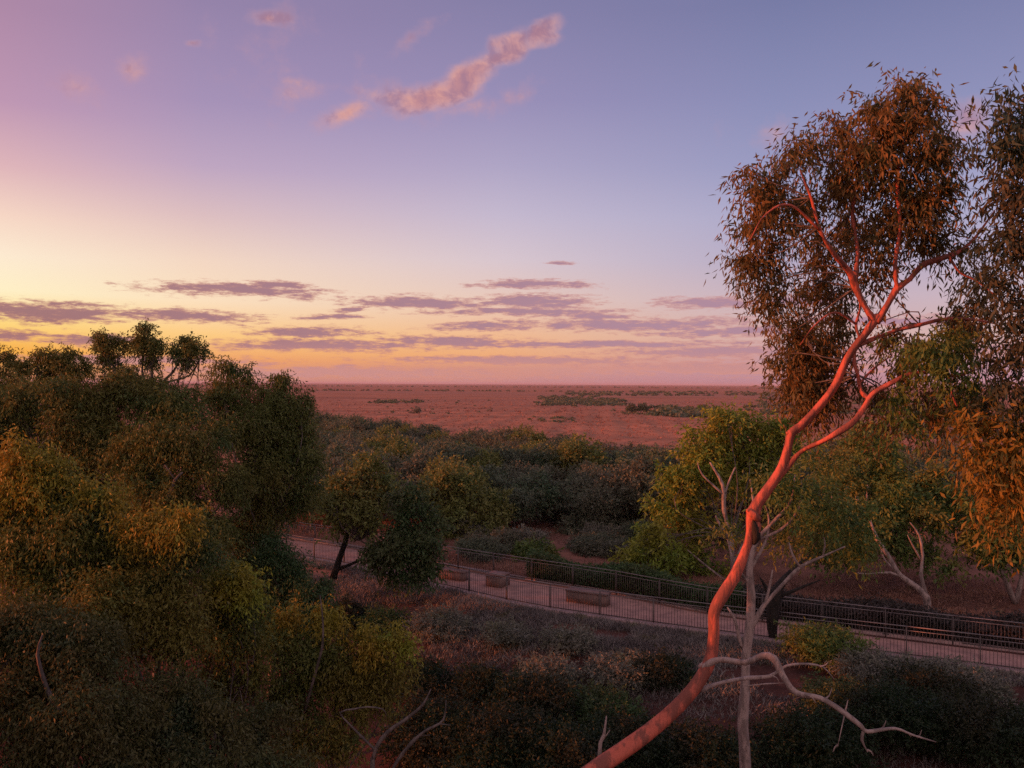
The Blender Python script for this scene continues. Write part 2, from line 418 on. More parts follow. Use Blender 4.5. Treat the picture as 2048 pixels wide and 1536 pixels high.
limbs = [(main, mrad),
 (L3([(1750, 645), (1728, 610), (1712, 575), (1700, 545, 11.9), (1665, 505, 11.7), (1638, 455, 11.6), (1622, 395, 11.5), (1600, 340, 11.4)], D0), rp(24, 20, 20, 17, 13, 11, 8, 4)),
 (L3([(1708, 570), (1715, 500, 12.2), (1705, 420, 12.4), (1720, 330, 12.5), (1740, 260, 12.5)], D0), rp(16, 13, 11, 8, 4)),
 (L3([(1752, 645), (1775, 610), (1795, 577), (1818, 560), (1845, 530), (1878, 518), (1915, 505, 12.2), (1950, 475, 12.4), (1990, 420, 12.6)], D0), rp(22, 20, 22, 17, 15, 16, 13, 9, 4)),
 (L3([(1795, 580), (1790, 530, 11.9), (1800, 450, 11.9), (1795, 360, 12), (1810, 270, 12), (1830, 210, 12)], D0), rp(14, 12, 11, 9, 6, 3)),
 (L3([(1898, 514), (1920, 545, 11.9), (1950, 560, 11.8), (1990, 590, 11.7)], D0), rp(8, 7, 6, 3)),
 (L3([(1560, 952, 12.02), (1600, 905, 11.9), (1650, 880, 11.6), (1702, 848, 11.5), (1728, 815, 11.5), (1745, 788, 11.5), (1785, 765, 11.5), (1820, 748, 11.5), (1870, 745, 11.5), (1912, 752, 11.5), (1950, 740, 11.5)], D0), rp(18, 15, 16, 17, 15, 15, 14, 11, 9, 8, 4)),
 (L3([(1738, 797, 11.5), (1722, 782), (1716, 750), (1708, 725), (1710, 700)], D0), rp(13, 12, 11, 11, 10)),
 (L3([(1716, 770), (1750, 735, 12.2), (1785, 710, 12.3)], D0), rp(7, 6, 3)),
 (L3([(1722, 680), (1712, 650), (1720, 610, 12.2), (1700, 560, 12.3)], D0), rp(9, 8, 6, 3)),
 (L3([(1718, 690), (1780, 665, 12.2), (1840, 650, 12.2), (1890, 638, 12.2), (1950, 640, 12.2), (2000, 650, 12.3)], D0), rp(14, 11, 12, 11, 8, 3)),
 (L3([(1898, 750, 11.5), (1905, 790, 11.4), (1925, 830, 11.4), (1960, 850, 11.4)], D0), rp(7, 6, 5, 3)),
 (L3([(1712, 648), (1670, 625, 11.9), (1630, 650, 11.8), (1600, 690, 11.7)], D0), rp(7, 6, 4, 2)),
 (L3([(1640, 460, 11.6), (1580, 410, 11.5), (1530, 430, 11.4), (1500, 480, 11.4)], D0), rp(9, 7, 5, 3)),
 # knot and broken stub
 (L3([(1515, 1020), (1503, 1022, 11.95), (1494, 1020, 11.9)], D0), rp(30, 22, 6)),
 (L3([(1506, 1035), (1518, 1052, 11.9), (1516, 1070, 11.9)], D0), rp(20, 12, 5)),
 (L3([(1586, 868), (1574, 866, 11.97)], D0), rp(24, 12)),
]
dead_limb = [
 (L3([(1402, 1335, 12.05), (1440, 1319, 11.85), (1490, 1325, 11.6), (1525, 1312, 11.5), (1548, 1318, 11.4), (1565, 1350, 11.3), (1592, 1385, 11.2), (1640, 1396, 11.1), (1680, 1420, 11), (1722, 1452, 11), (1735, 1463, 11), (1790, 1457, 11), (1825, 1470, 11), (1872, 1484, 11)], D0), rp(24, 20, 20, 20, 22, 18, 16, 15, 14, 13, 10, 9, 7, 3)),
 (L3([(1728, 1458, 11), (1724, 1480, 11), (1735, 1504, 11)], D0), rp(9, 8, 3)),
 (L3([(1690, 1425, 11), (1696, 1400, 11)], D0), rp(6, 2)),
 (L3([(1690, 1425, 11), (1682, 1462, 10.9), (1676, 1490, 10.9)], D0), rp(4, 3, 1.5)),
 (L3([(1400, 1380), (1440, 1366, 12.2), (1490, 1357, 12.3), (1540, 1352, 12.3), (1572, 1332, 12.3), (1610, 1328, 12.3), (1645, 1334, 12.3), (1668, 1358, 12.3)], D0), rp(18, 13, 12, 12, 8, 7, 6, 3)),
 (L3([(1490, 1372, 12.3), (1530, 1368, 12.3), (1570, 1366, 12.3)], D0), rp(3, 5, 2)),
]
cl0 = [C(*q) for q in [
 (1800, 210, 65.1, 12), (1765, 245, 73.5, 12.3), (1850, 225, 57.75, 11.8), (1860, 300, 65.1, 12), (1790, 320, 78.75, 12.2), (1720, 290, 57.75, 12), (1660, 260, 50.4, 12.6), (1620, 310, 57.75, 12.3),
 (1700, 370, 73.5, 12.9), (1780, 410, 73.5, 12.3), (1860, 390, 63, 12.2), (1640, 400, 57.75, 12.4), (1560, 350, 52.5, 12.2), (1510, 390, 50.4, 12.1), (1560, 420, 52.5, 12.1), (1490, 350, 23.1, 12.1), (1500, 450, 39.9, 12.65), (1530, 500, 47.25, 12.65),
 (1500, 540, 39.9, 12.65), (1545, 560, 31.5, 12.65), (1538, 605, 27.3, 12.65), (1700, 460, 57.75, 13.45), (1760, 490, 57.75, 12.4), (1640, 500, 44.1, 13.45), (1650, 560, 47.25, 13.45), (1870, 460, 52.5, 12.3), (1690, 600, 42, 13.65), (1610, 590, 31.5, 13.25),
 (1600, 680, 42, 13.05), (1630, 720, 50.4, 13.05), (1590, 745, 42, 13.05), (1660, 660, 47.25, 13.45), (1610, 780, 31.5, 13.05), (1660, 770, 29.4, 13.55), (1800, 680, 47.25, 12.4),
 (1930, 500, 31.5, 12.5), (1755, 560, 31.5, 12.5),
 (1590, 650, 42, 13.1), (1572, 722, 38, 13.1), (1650, 800, 36, 13.1), (1700, 762, 32, 13), (1620, 822, 26, 13.1), (1600, 760, 40, 13), (1640, 700, 40, 13.2), (1545, 590, 34, 12.8), (1505, 520, 34, 12.7), (1790, 850, 30, 12.8), (1850, 820, 32, 12.8), (1880, 800, 40, 12.9), (1760, 790, 32, 13),
 (1940, 620, 45, 12.9), (1900, 660, 45, 13), (1960, 560, 35, 13), (1820, 740, 40, 13), (1950, 800, 45, 12.9)]]
clg = [C(*q) for q in [(1850, 700, 48, 11.5), (1885, 720, 42, 11.4), (1800, 800, 30, 11.6), (1920, 690, 45, 11.9), (1820, 840, 26, 11.7), (1930, 770, 40, 11.6)]]
big = tree('gum_tree', 'tall gum tree with a red-lit trunk leaning across the right of the view', 'tree', base0, limbs, split(cl0, 5, .44, .66, 3), M['gum_leaf'], M['painted_red_lit_bark'],
     dens=1.75, L=.125, W=.030, droop=.95, twig=.40, seed=3, per=12, sides=14, step=.07, shell=.15,
     hub=[p_ for q_ in limbs[1:] for p_ in q_[0][2:-1] if len(q_[0]) > 4], autor=.012, lump=.2,
     extra=[('leaf_cluster', clg, M['green_leaf'], 'green leaf cluster above the lower right limb')])

for (X, Y, dx, dy) in ((1500, 1322, -14, -26), (1612, 1390, 20, 16), (1650, 1398, 14, -22), (1760, 1459, 12, -18), (1800, 1460, 22, 14), (1835, 1474, 8, -14), (1735, 1500, 12, 12), (1640, 1333, 16, -8), (1545, 1352, 14, 14), (1676, 1490, -10, 14)):
    dead_limb.append((L3([(X, Y, 11.1 if Y > 1380 or X > 1600 else 11.6), (X+dx*.6, Y+dy*.3, 11.1 if Y > 1380 or X > 1600 else 11.6), (X+dx, Y+dy, 11.1 if Y > 1380 or X > 1600 else 11.6)], 11), [.014, .009, .004]))
g = Geo()
for k, (p_, q_) in enumerate(dead_limb): tube(g, p_, q_, 10, .07, .16, 500+k)
link('dead_limb', g.mesh('dead_limb', M['pale_bark'], True, tuple(big.location)), big)  # lower limb in greyer bark, without the red light painted on the trunk

g = Geo(); tube(g, L3([(1506, 1040, 11.94), (1511, 1056, 11.92), (1512, 1076, 11.93), (1507, 1088, 11.96)], 12), [.03, .062, .055, .02], 8, .05, .25, 640)
link('dark_hollow', g.mesh('dark_hollow', M['burnt_bark'], True, tuple(big.location)), big)  # near-black lump under the knot, drawn for the dark hollow
g = Geo(); tube(g, L3([(1494, 1020, 11.95), (1506, 1030, 11.9), (1520, 1040, 11.92)], 12), [.03, .075, .03], 8, .04, .35, 641)
link('knot', g.mesh('knot', M['painted_red_lit_bark'], True, tuple(big.location)), big)

# --- gum at the right edge of the frame
D1 = 11.0
cl1 = [C(*q) for q in [(2030, 230, 55, 11), (1995, 195, 28, 11), (2000, 290, 48, 11), (2050, 310, 60, 11), (1985, 370, 42, 11), (2040, 400, 60, 11), (2000, 470, 50, 11), (2060, 500, 60, 11), (1990, 560, 38, 11), (2040, 600, 55, 11),
      (1995, 650, 40, 11), (2050, 690, 55, 11), (1980, 720, 35, 11), (2020, 780, 50, 11), (1960, 800, 30, 11), (2100, 300, 80, 11), (2110, 450, 80, 11), (2100, 650, 80, 11)]]
cl1b = [C(*q) for q in [(1985, 850, 48, 11), (2040, 860, 55, 11), (1965, 900, 32, 11), (2010, 930, 50, 11), (2060, 960, 60, 11), (1990, 980, 40, 11), (2025, 1030, 38, 11), (1920, 850, 25, 11), (2100, 860, 70, 11)]]
t1 = L3([(2210, 1400), (2190, 1100), (2150, 850), (2110, 600), (2070, 400), (2040, 260)], D1)
b1 = (t1[0][0]+.3, 11.0)
z1 = float(hgt(*b1))
tree('gum_tree', 'gum tree at the right frame edge, mostly dark hanging foliage with no trunk in view', 'tree', b1, [([np.array([b1[0], b1[1], z1-.2])]+t1, [.26, .22, .19, .16, .12, .07, .03])], split([(c_+np.array([.1, 0, 0]), r_*.9) for c_, r_ in cl1], 4, .55, .6, 6), M['dark_gum_leaf'], M['painted_red_lit_bark'],
     dens=1.7, L=.145, W=.036, droop=.8, twig=.45, seed=5, per=12, shell=.15, hub=[t1[4], t1[3], t1[3]], autor=.012,
     extra=[('hanging_foliage', cl1b, M['rust_leaf'], 'orange-brown lower foliage hanging at the right edge')])

# --- pale many-limbed tree standing behind the leaning gum
D2 = 20.0
s2 = D2/F
def r2(*px): return [p*s2/2*.8 for p in px]
b2 = (PX(1492, 1600, D2), D2); z2 = float(hgt(*b2))
lim2 = [([np.array([b2[0], D2, z2-.2])]+L3([(1491, 1536), (1486, 1450), (1490, 1370), (1492, 1310), (1500, 1250), (1503, 1190), (1500, 1130), (1515, 1080), (1545, 1045), (1580, 1005), (1590, 950)], D2), r2(36, 28, 27, 26, 24, 22, 19, 14, 11, 9, 7, 3)),
 (L3([(1503, 1255), (1525, 1215), (1560, 1175), (1600, 1135), (1640, 1115), (1690, 1093)], D2), r2(14, 12, 10, 8, 6, 3)),
 (L3([(1600, 1135), (1585, 1110), (1578, 1085)], D2), r2(7, 6, 3)),
 (L3([(1645, 1114), (1650, 1090), (1648, 1075)], D2), r2(5, 4, 2)),
 (L3([(1488, 1300), (1478, 1275), (1470, 1240), (1455, 1215)], D2), r2(10, 9, 8, 4)),
 (L3([(1500, 1140), (1530, 1085), (1538, 1040), (1530, 1010)], D2), r2(9, 7, 5, 2)),
 (L3([(1515, 1080), (1560, 1060), (1590, 1030), (1604, 990), (1602, 960)], D2), r2(8, 7, 6, 5, 2)),
 (L3([(1530, 1210), (1540, 1170), (1545, 1140)], D2), r2(8, 6, 3)),
 (L3([(1502, 1170), (1470, 1130), (1455, 1080)], D2), r2(9, 6, 3))]
cl2 = [C(*q) for q in [(1590, 985, 50, 20), (1650, 1010, 55, 20.5), (1700, 1050, 50, 21), (1560, 1060, 38, 21), (1620, 1080, 40, 21.5), (1540, 960, 35, 20), (1640, 920, 40, 21), (1720, 1100, 35, 21), (1450, 1060, 25, 21)]]
tree('pale_gum_tree', 'slim pale-barked tree with many forked limbs standing right behind the leaning red trunk', 'tree', b2, lim2, cl2, M['green_leaf'], M['pale_bark'],
     dens=1.3, L=.16, W=.045, droop=.6, twig=.5, seed=8, shell=.2, step=.12, sides=9)

# --- burnt stump with forked arms
D3 = 33.5
b3 = (PX(1547, 1283, D3), D3); s3 = D3/F
tree('burnt_snag', 'black burnt snag in front of the path, right of the pale forked tree', 'dead tree', b3,
     [([np.array([b3[0], D3, float(hgt(*b3))-.2])]+L3([(1547, 1282), (1545, 1245), (1548, 1205), (1560, 1170), (1585, 1140), (1620, 1110)], D3), [s3*v/2 for v in (12, 15, 22, 25, 18, 10, 4)]),
      (L3([(1548, 1210), (1535, 1180), (1520, 1155)], D3), [s3*v/2 for v in (14, 8, 3)]),
      (L3([(1552, 1195), (1590, 1180), (1640, 1160)], D3), [s3*v/2 for v in (12, 7, 2)]),
      (L3([(1556, 1180), (1600, 1130), (1650, 1060)], D3), [s3*v/2 for v in (10, 6, 2)])], [], None, M['burnt_bark'], step=.15, seed=12)

# --- trees right of centre, behind the far fence
def limbs_px(d, specs):
    return [(L3(p, d), [v*d/F/2*.8 for v in w]) for p, w in specs]
D = 47.0
b = gpt(1470, 1172)
cl = [C(*q) for q in [(1440, 870, 62, 47), (1390, 900, 50, 46), (1500, 875, 55, 48), (1355, 960, 42, 46), (1420, 950, 60, 47), (1345, 1020, 45, 45), (1395, 1040, 45, 46), (1500, 950, 60, 48), (1560, 880, 55, 48),
      (1320, 1085, 45, 44), (1270, 1125, 38, 43.5), (1380, 1110, 45, 45), (1340, 1140, 40, 43.5), (1465, 1060, 35, 48), (1430, 1150, 30, 45), (1545, 950, 45, 49)]]
tree('spreading_tree', 'broad yellow-green tree with pale inner limbs beyond the far fence, left of the leaning trunk', 'tree', b,
     limbs_px(44, [([(1470, 1190), (1470, 1176), (1465, 1130), (1462, 1080), (1448, 1020), (1445, 970), (1420, 925)], (18, 16, 13, 12, 10, 8, 4)),
                  ([(1462, 1080), (1440, 1050), (1432, 1032)], (9, 8, 6)), ([(1448, 1030), (1452, 980), (1470, 935)], (7, 6, 3)),
                  ([(1465, 1130), (1500, 1060), (1506, 1000), (1500, 960)], (9, 7, 6, 3)), ([(1448, 990), (1405, 950), (1395, 925)], (6, 4, 2)),
                  ([(1470, 1176), (1410, 1130), (1375, 1100)], (8, 5, 3))]), split(cl, 5, .5, .66, 1), M['lime_leaf'], M['pale_bark'],
     dens=1.9, L=.30, W=.11, droop=.45, twig=.8, seed=21, shell=.3, step=.4, hub=[P(1462, 1080, 45)], autor=.04)
D = 40.0
b = gpt(1850, 1190)
cl = [C(*q) for q in [(1740, 890, 45, 44), (1710, 950, 40, 44), (1760, 960, 50, 44), (1800, 1010, 55, 42), (1750, 1050, 50, 41), (1690, 1030, 45, 42), (1850, 960, 45, 43), (1870, 1040, 45, 41), (1700, 1090, 38, 40), (1660, 1100, 35, 41), (1810, 1080, 40, 41), (1900, 1000, 40, 42), (1640, 1060, 35, 42), (1850, 1100, 30, 41)]]
tree('spreading_tree', 'olive-green tree with two pale limbs forking from the ground on the red soil at right', 'tree', b,
     limbs_px(38, [([(1854, 1225), (1852, 1194), (1830, 1172), (1800, 1150), (1775, 1110), (1755, 1080), (1740, 1040)], (20, 18, 15, 12, 11, 9, 4)),
                  ([(1853, 1215), (1852, 1190), (1842, 1150), (1845, 1110), (1838, 1070), (1820, 1045)], (12, 9, 8, 6, 3)),
                  ([(1812, 1158), (1780, 1145), (1740, 1148), (1715, 1146)], (8, 6, 4, 2)), ([(1795, 1145), (1770, 1120), (1762, 1100)], (6, 4, 3)),
                  ([(1842, 1120), (1825, 1090), (1815, 1070)], (5, 4, 2))]), split(cl, 5, .5, .66, 2), M['green_leaf'], M['pale_bark'],
     dens=2.3, L=.26, W=.10, droop=.5, twig=.7, seed=23, shell=.3, step=.35)
D = 52.0
b = gpt(1720, 1118)
cl = [C(*q) for q in [(1700, 900, 40, 56), (1740, 870, 38, 56), (1770, 920, 38, 56), (1650, 940, 35, 56), (1690, 985, 22, 55)]]
tree('spreading_tree', 'small amber-tinted tree with a pale forked trunk showing in a gap above the olive-green tree', 'tree', b,
     limbs_px(D, [([(1722, 1120), (1722, 1060), (1715, 1000), (1700, 955)], (12, 10, 9, 4)), ([(1722, 1060), (1732, 1010), (1735, 970)], (8, 7, 3)), ([(1722, 1080), (1680, 1010), (1650, 985)], (6, 5, 3)), ([(1715, 1000), (1712, 965)], (5, 3))]), split(cl, 5, .52, .64, 3), M['brown_leaf'], M['pale_bark'],
     dens=1.8, L=.28, W=.11, droop=.5, twig=.7, seed=24, shell=.3, step=.35)
D = 39.0
b = gpt(2030, 1202)
cl = [C(*q) for q in [(1960, 1040, 50, 40), (2020, 1060, 55, 39), (1930, 1085, 38, 40), (1980, 1110, 35, 39), (2060, 1000, 60, 40), (2080, 1090, 50, 39), (1900, 1130, 18, 39)]]
tree('spreading_tree', 'dark green tree with a pale V-shaped trunk at the right edge beyond the far fence', 'tree', b,
     limbs_px(D, [([(2030, 1206), (2015, 1170), (2000, 1135), (1975, 1110)], (16, 13, 10, 4)), ([(2032, 1205), (2042, 1160), (2050, 1110), (2055, 1060)], (13, 11, 9, 4)), ([(2010, 1160), (1970, 1130), (1925, 1105)], (5, 4, 2))]), split(cl, 5, .5, .66, 2), M['green_leaf'], M['pale_bark'],
     dens=1.9, L=.26, W=.10, droop=.5, twig=.7, seed=25, shell=.3, step=.35)

# --- trees left of centre, on the path side
D = 40.0
b = gpt(668, 1148)
cl = [C(*q) for q in [(730, 940, 38, 40), (700, 980, 45, 40), (760, 985, 48, 40), (680, 1030, 40, 40), (740, 1040, 50, 39), (650, 1000, 30, 40)]]
clx = [C(*q) for q in [(830, 1000, 42, 38), (860, 1045, 35, 38), (810, 1060, 50, 38), (840, 1100, 45, 37.5), (790, 1110, 45, 37.5), (740, 1110, 40, 38), (800, 1150, 30, 37.5), (845, 1145, 28, 37.5)]]
tree('bushy_tree', 'two-tone bushy tree leaning over the path fence, brown at left and deep green at right', 'tree', b,
     limbs_px(D, [([(666, 1156), (678, 1120), (692, 1080), (700, 1050), (730, 1000)], (20, 17, 14, 11, 4)), ([(672, 1140), (720, 1120), (780, 1080)], (10, 7, 3)), ([(790, 1170), (795, 1130), (800, 1080)], (8, 6, 3))]), split(cl, 5, .52, .64, 3), M['brown_leaf'], M['burnt_bark'],
     dens=2.0, L=.22, W=.09, droop=.5, twig=.6, seed=31, shell=.3, step=.35, hub=[P(720, 1080, 39)], autor=.04,
     extra=[('lower_foliage', split(clx, 5, .52, .64, 4), M['deep_leaf'], 'deep green right-hand foliage')])
b = (PX(940, 1100, 56), 56)
cl = [C(*q) for q in [(885, 965, 38, 56), (860, 985, 30, 57), (930, 985, 42, 56), (975, 1010, 38, 56), (920, 1040, 45, 55), (970, 1060, 40, 55), (890, 1070, 35, 55), (1000, 1045, 25, 55)]]
tree('bushy_tree', 'golden-topped brown-green bushy tree behind the right side of the two-tone tree', 'tree', b,
     limbs_px(56, [([(940, 1118), (938, 1080), (930, 1030), (915, 985)], (12, 10, 8, 3))]), split(cl, 5, .52, .64, 3), M['brown_leaf'], M['dull_bark'], dens=2.0, L=.28, W=.12, droop=.4, twig=.7, seed=32, shell=.3, step=.5, hub=[P(935, 1060, 56)])
for (X, Y, rx, ry, d, mt, lab, sd) in (
    (1140, 1030, 78, 58, 64, 'scrub_leaf', 'wide rounded grey-brown thicket tree beyond the path, above the small green bush', 41),
    (1225, 1000, 55, 40, 72, 'scrub_leaf', 'rounded dark thicket tree to the right of the wide grey-brown one', 42),
    (1165, 975, 34, 26, 78, 'brown_leaf', 'small yellowish tree showing above the wide grey-brown thicket tree', 43),
    (1070, 945, 45, 34, 84, 'brown_leaf', 'brownish round-crowned tree at the centre of the wood', 44),
    (1190, 1062, 70, 34, 58, 'scrub_leaf', 'low thicket in front of the wide grey-brown one, at the edge of the dry clearing', 47),
    (1262, 1045, 50, 40, 60, 'scrub_leaf', 'dark thicket beside the left edge of the yellow-green spreading tree', 48),
    (1068, 1112, 46, 32, 49, 'green_leaf', 'small dense green bush beside the far fence', 45),
    (1040, 1085, 52, 24, 53, 'grey_leaf', 'pale dry bush behind the small dense green bush', 46)):
    c = P(X, Y, d); bx = (c[0], c[1]); zg = float(hgt(*bx))
    r = rx*d/F
    rr = np.random.default_rng(sd)
    cls = []
    for k in range(7):
        a_ = k/7*6.28+rr.uniform(0, .5)
        cls.append((c+np.array([math.cos(a_)*r*.62, math.sin(a_)*r*.5, rr.uniform(-.45, .35)*ry*d/F]), (r*.45, r*.45, ry*d/F*.6)))
    cls.append((c+np.array([0, 0, ry*d/F*.4]), (r*.5, r*.5, ry*d/F*.6)))
    low = np.array([c[0], c[1], zg-.2])
    tree('bush' if sd in (45, 46) else 'thicket_tree', lab, 'bush' if sd in (45, 46) else 'tree', bx, [([low, low*.5+c*.5, c], [.14, .1, .05])], cls, M[mt], M['dull_bark'],
         dens=1.8, L=.24, W=.11, droop=.3, twig=.5, seed=sd, shell=.3, step=.4, hub=[low*.6+c*.4], autor=.05)

# --- the mass of trees on the left
def bigtree(label, bx, by, clumps, leaf, seed, d, name='gum_tree', extra=None, dens=2.0, L=.145, W=.038, limbs=(), bark='dull_bark', group='gum trees massed on the left', tw=.45, shell=.4, tr=.13, grow=1.06):
    zg = float(hgt(bx, by))
    cc = np.array([c for c, r in clumps]); top = cc.mean(0)
    clumps = split([(c, r*grow) for c, r in clumps], 5, .56, .6, seed)
    if extra: extra = [(a_, split(b_, 4, .6, .5, seed+1), c_, d_) for a_, b_, c_, d_ in extra]
    low = np.array([bx, by, zg-.2]); m1 = low*.6+np.array([top[0], top[1], top[2]])*.4+np.array([.3, 0, 0])
    hubp = low*.35+top*.65
    tree(name, label, 'tree', (bx, by), [([low, m1, hubp, top], [tr, tr*.8, tr*.6, tr*.25])]+list(limbs), clumps, leaf, M[bark], dens=dens*.8, L=L, W=W, droop=.85, twig=tw, seed=seed, shell=shell, step=.3,
         hub=[m1*.5+hubp*.5, hubp], autor=.022, extra=extra, group=group)
bigtree('tallest tree of the left mass, its three leafy heads standing against the sunset', PX(310, 900, 31), 31,
    [C(*q) for q in [(200, 678, 20, 31), (232, 690, 20, 31), (212, 705, 22, 31), (288, 660, 20, 31), (282, 690, 24, 31), (315, 685, 18, 31), (302, 712, 20, 31), (372, 680, 18, 31), (350, 700, 18, 31), (392, 700, 22, 31), (412, 697, 12, 31), (368, 718, 20, 31), (240, 760, 34, 31), (300, 770, 26, 31)]],
    M['olive_leaf'], 51, 31, dens=2.4, L=.11, W=.042, shell=.15, tw=.35, limbs=limbs_px(31, [([(300, 860), (315, 780), (345, 745), (372, 700)], (10, 8, 6, 3)), ([(310, 800), (285, 750), (290, 690)], (7, 5, 3)), ([(330, 765), (380, 750), (400, 715)], (5, 4, 2)), ([(290, 800), (230, 740), (215, 700)], (6, 4, 2))]))
bigtree('dark low-topped tree on the skyline left of the three-headed tall tree', PX(120, 900, 30), 30,
    [C(*q) for q in [(130, 715, 30, 30), (90, 715, 26, 30), (165, 735, 28, 30), (100, 750, 40, 30), (40, 735, 30, 30), (10, 720, 22, 30), (20, 770, 45, 30), (150, 790, 45, 30), (-40, 740, 45, 30)]],
    M['olive_leaf'], 52, 30, dens=1.7, shell=.2, tw=.35)
bigtree('broad olive tree filling the upper left corner of the tree mass', PX(90, 1150, 26), 26,
    [C(*q) for q in [(60, 800, 62, 26), (150, 790, 60, 26), (220, 780, 55, 26.5), (10, 830, 55, 26), (120, 870, 65, 25.5), (200, 860, 60, 26), (-60, 830, 70, 26), (60, 930, 60, 26), (180, 940, 60, 26), (-40, 930, 60, 26)]],
    M['olive_leaf'], 53, 26, dens=2.1)
bigtree('dark domed tree in the middle of the left mass, below the three-headed tall tree', PX(340, 1200, 25), 25,
    [C(*q) for q in [(300, 800, 52, 26), (370, 810, 55, 26), (330, 880, 65, 25), (260, 900, 55, 25), (400, 890, 60, 25), (290, 970, 60, 25), (370, 980, 65, 24.5), (440, 960, 55, 25), (340, 1060, 60, 24.5), (430, 1050, 55, 24.5), (260, 1040, 50, 25)]],
    M['olive_leaf'], 54, 25, dens=2.0, limbs=limbs_px(24, [([(335, 1000), (350, 960), (365, 945)], (10, 8, 5)), ([(350, 960), (330, 930)], (5, 3))]))
bigtree('olive tree forming the right shoulder of the left mass against the red plain', PX(530, 1200, 28), 28,
    [C(*q) for q in [(450, 745, 26, 28.5), (440, 790, 42, 28), (500, 755, 24, 28.5), (500, 800, 45, 28), (560, 765, 22, 28), (560, 800, 40, 28), (610, 800, 24, 28), (600, 830, 32, 28), (590, 860, 45, 28), (520, 870, 60, 27.5), (460, 870, 50, 28), (560, 930, 60, 27.5), (620, 930, 38, 28),
     (500, 960, 58, 27.5), (600, 1000, 45, 28), (540, 1030, 55, 27.5), (480, 1060, 50, 27)]],
    M['olive_leaf'], 55, 28, dens=2.0, shell=.25)
bigtree('nearer tree with a peak painted sunlit amber at the left frame edge', PX(60, 1500, 17), 17,
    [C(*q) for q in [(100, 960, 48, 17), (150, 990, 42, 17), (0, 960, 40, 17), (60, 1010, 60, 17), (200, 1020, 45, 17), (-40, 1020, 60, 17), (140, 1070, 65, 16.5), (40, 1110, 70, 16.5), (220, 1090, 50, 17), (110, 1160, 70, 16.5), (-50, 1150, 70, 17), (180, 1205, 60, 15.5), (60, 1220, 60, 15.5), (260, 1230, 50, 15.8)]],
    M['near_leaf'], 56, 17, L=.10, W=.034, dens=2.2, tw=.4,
    extra=[('painted_lit_foliage', [C(*q) for q in [(45, 900, 38, 16.6), (85, 930, 36, 16.6), (20, 945, 40, 16.5), (120, 950, 34, 16.5), (170, 980, 30, 16.5), (215, 1000, 30, 16.5), (60, 980, 40, 16.3), (-20, 990, 40, 16.4)]], M['painted_lit_amber_leaf'], 'peak of the crown, leaves coloured as if lit amber')])
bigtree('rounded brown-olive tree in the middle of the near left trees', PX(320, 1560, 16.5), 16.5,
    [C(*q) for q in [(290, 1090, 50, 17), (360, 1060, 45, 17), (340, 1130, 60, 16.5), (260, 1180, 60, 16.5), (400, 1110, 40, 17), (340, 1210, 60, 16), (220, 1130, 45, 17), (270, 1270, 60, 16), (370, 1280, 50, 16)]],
    M['near_leaf'], 57, 16.5, L=.10, W=.034, dens=2.1, tw=.4, extra=[('painted_lit_foliage', [C(*q) for q in [(250, 1060, 34, 16.2), (300, 1040, 34, 16.2), (380, 1030, 30, 16.2), (345, 1060, 34, 16.0)]], M['painted_lit_amber_leaf'], 'top of the crown, leaves coloured warm as if lit')])
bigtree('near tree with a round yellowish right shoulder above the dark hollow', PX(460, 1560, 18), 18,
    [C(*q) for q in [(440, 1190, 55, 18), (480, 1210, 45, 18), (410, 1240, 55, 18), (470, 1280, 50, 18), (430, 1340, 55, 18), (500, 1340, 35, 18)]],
    M['near_leaf'], 58, 18, L=.105, W=.036, dens=2.1, tw=.4, extra=[('painted_lit_foliage', [C(*q) for q in [(455, 1148, 36, 17.6), (495, 1165, 32, 17.6), (415, 1160, 30, 17.6), (470, 1185, 34, 17.4)]], M['painted_lit_yellow_leaf'], 'top of the crown, leaves coloured yellow as if lit')])
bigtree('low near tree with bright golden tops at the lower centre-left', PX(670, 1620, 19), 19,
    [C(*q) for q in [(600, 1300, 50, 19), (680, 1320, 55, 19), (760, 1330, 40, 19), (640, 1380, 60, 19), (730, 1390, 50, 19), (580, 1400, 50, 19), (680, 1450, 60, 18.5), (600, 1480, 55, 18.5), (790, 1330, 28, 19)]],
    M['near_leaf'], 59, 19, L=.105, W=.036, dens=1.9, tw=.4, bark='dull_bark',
    extra=[('painted_lit_foliage', [C(*q) for q in [(580, 1240, 34, 19), (640, 1235, 30, 19), (670, 1240, 26, 19), (550, 1275, 28, 19), (720, 1268, 30, 19), (735, 1290, 28, 19)]], M['painted_lit_amber_leaf'], 'left top of the crown, leaves coloured gold as if lit'),
           ('painted_lit_tip', [C(*q) for q in [(800, 1275, 26, 19), (775, 1290, 28, 19), (812, 1298, 20, 19)]], M['painted_lit_yellow_leaf'], 'right tip of the crown, leaves coloured bright yellow-green as if lit')],
    limbs=[(L3([(640, 1190, 18.2), (645, 1235, 18.2), (645, 1290, 18.2), (632, 1340, 18.3), (610, 1420, 18.5)], 18), [.01, .018, .025, .03, .04])])
bigtree('dull tree painted as shaded at the bottom left corner with a dim pale trunk', PX(120, 1700, 13), 13,
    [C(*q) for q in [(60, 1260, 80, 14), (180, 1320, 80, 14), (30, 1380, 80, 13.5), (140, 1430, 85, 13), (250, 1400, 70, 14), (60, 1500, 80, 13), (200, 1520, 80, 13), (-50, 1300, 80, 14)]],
    M['painted_shade_leaf'], 60, 13, L=.09, W=.03, dens=2.3, tw=.4, limbs=[(L3([(85, 1270, 13.2), (75, 1310, 13.2), (95, 1380, 13.2), (125, 1440, 13.1), (150, 1540, 13), (170, 1650, 13)], 13), [.012, .025, .035, .04, .045, .05])])
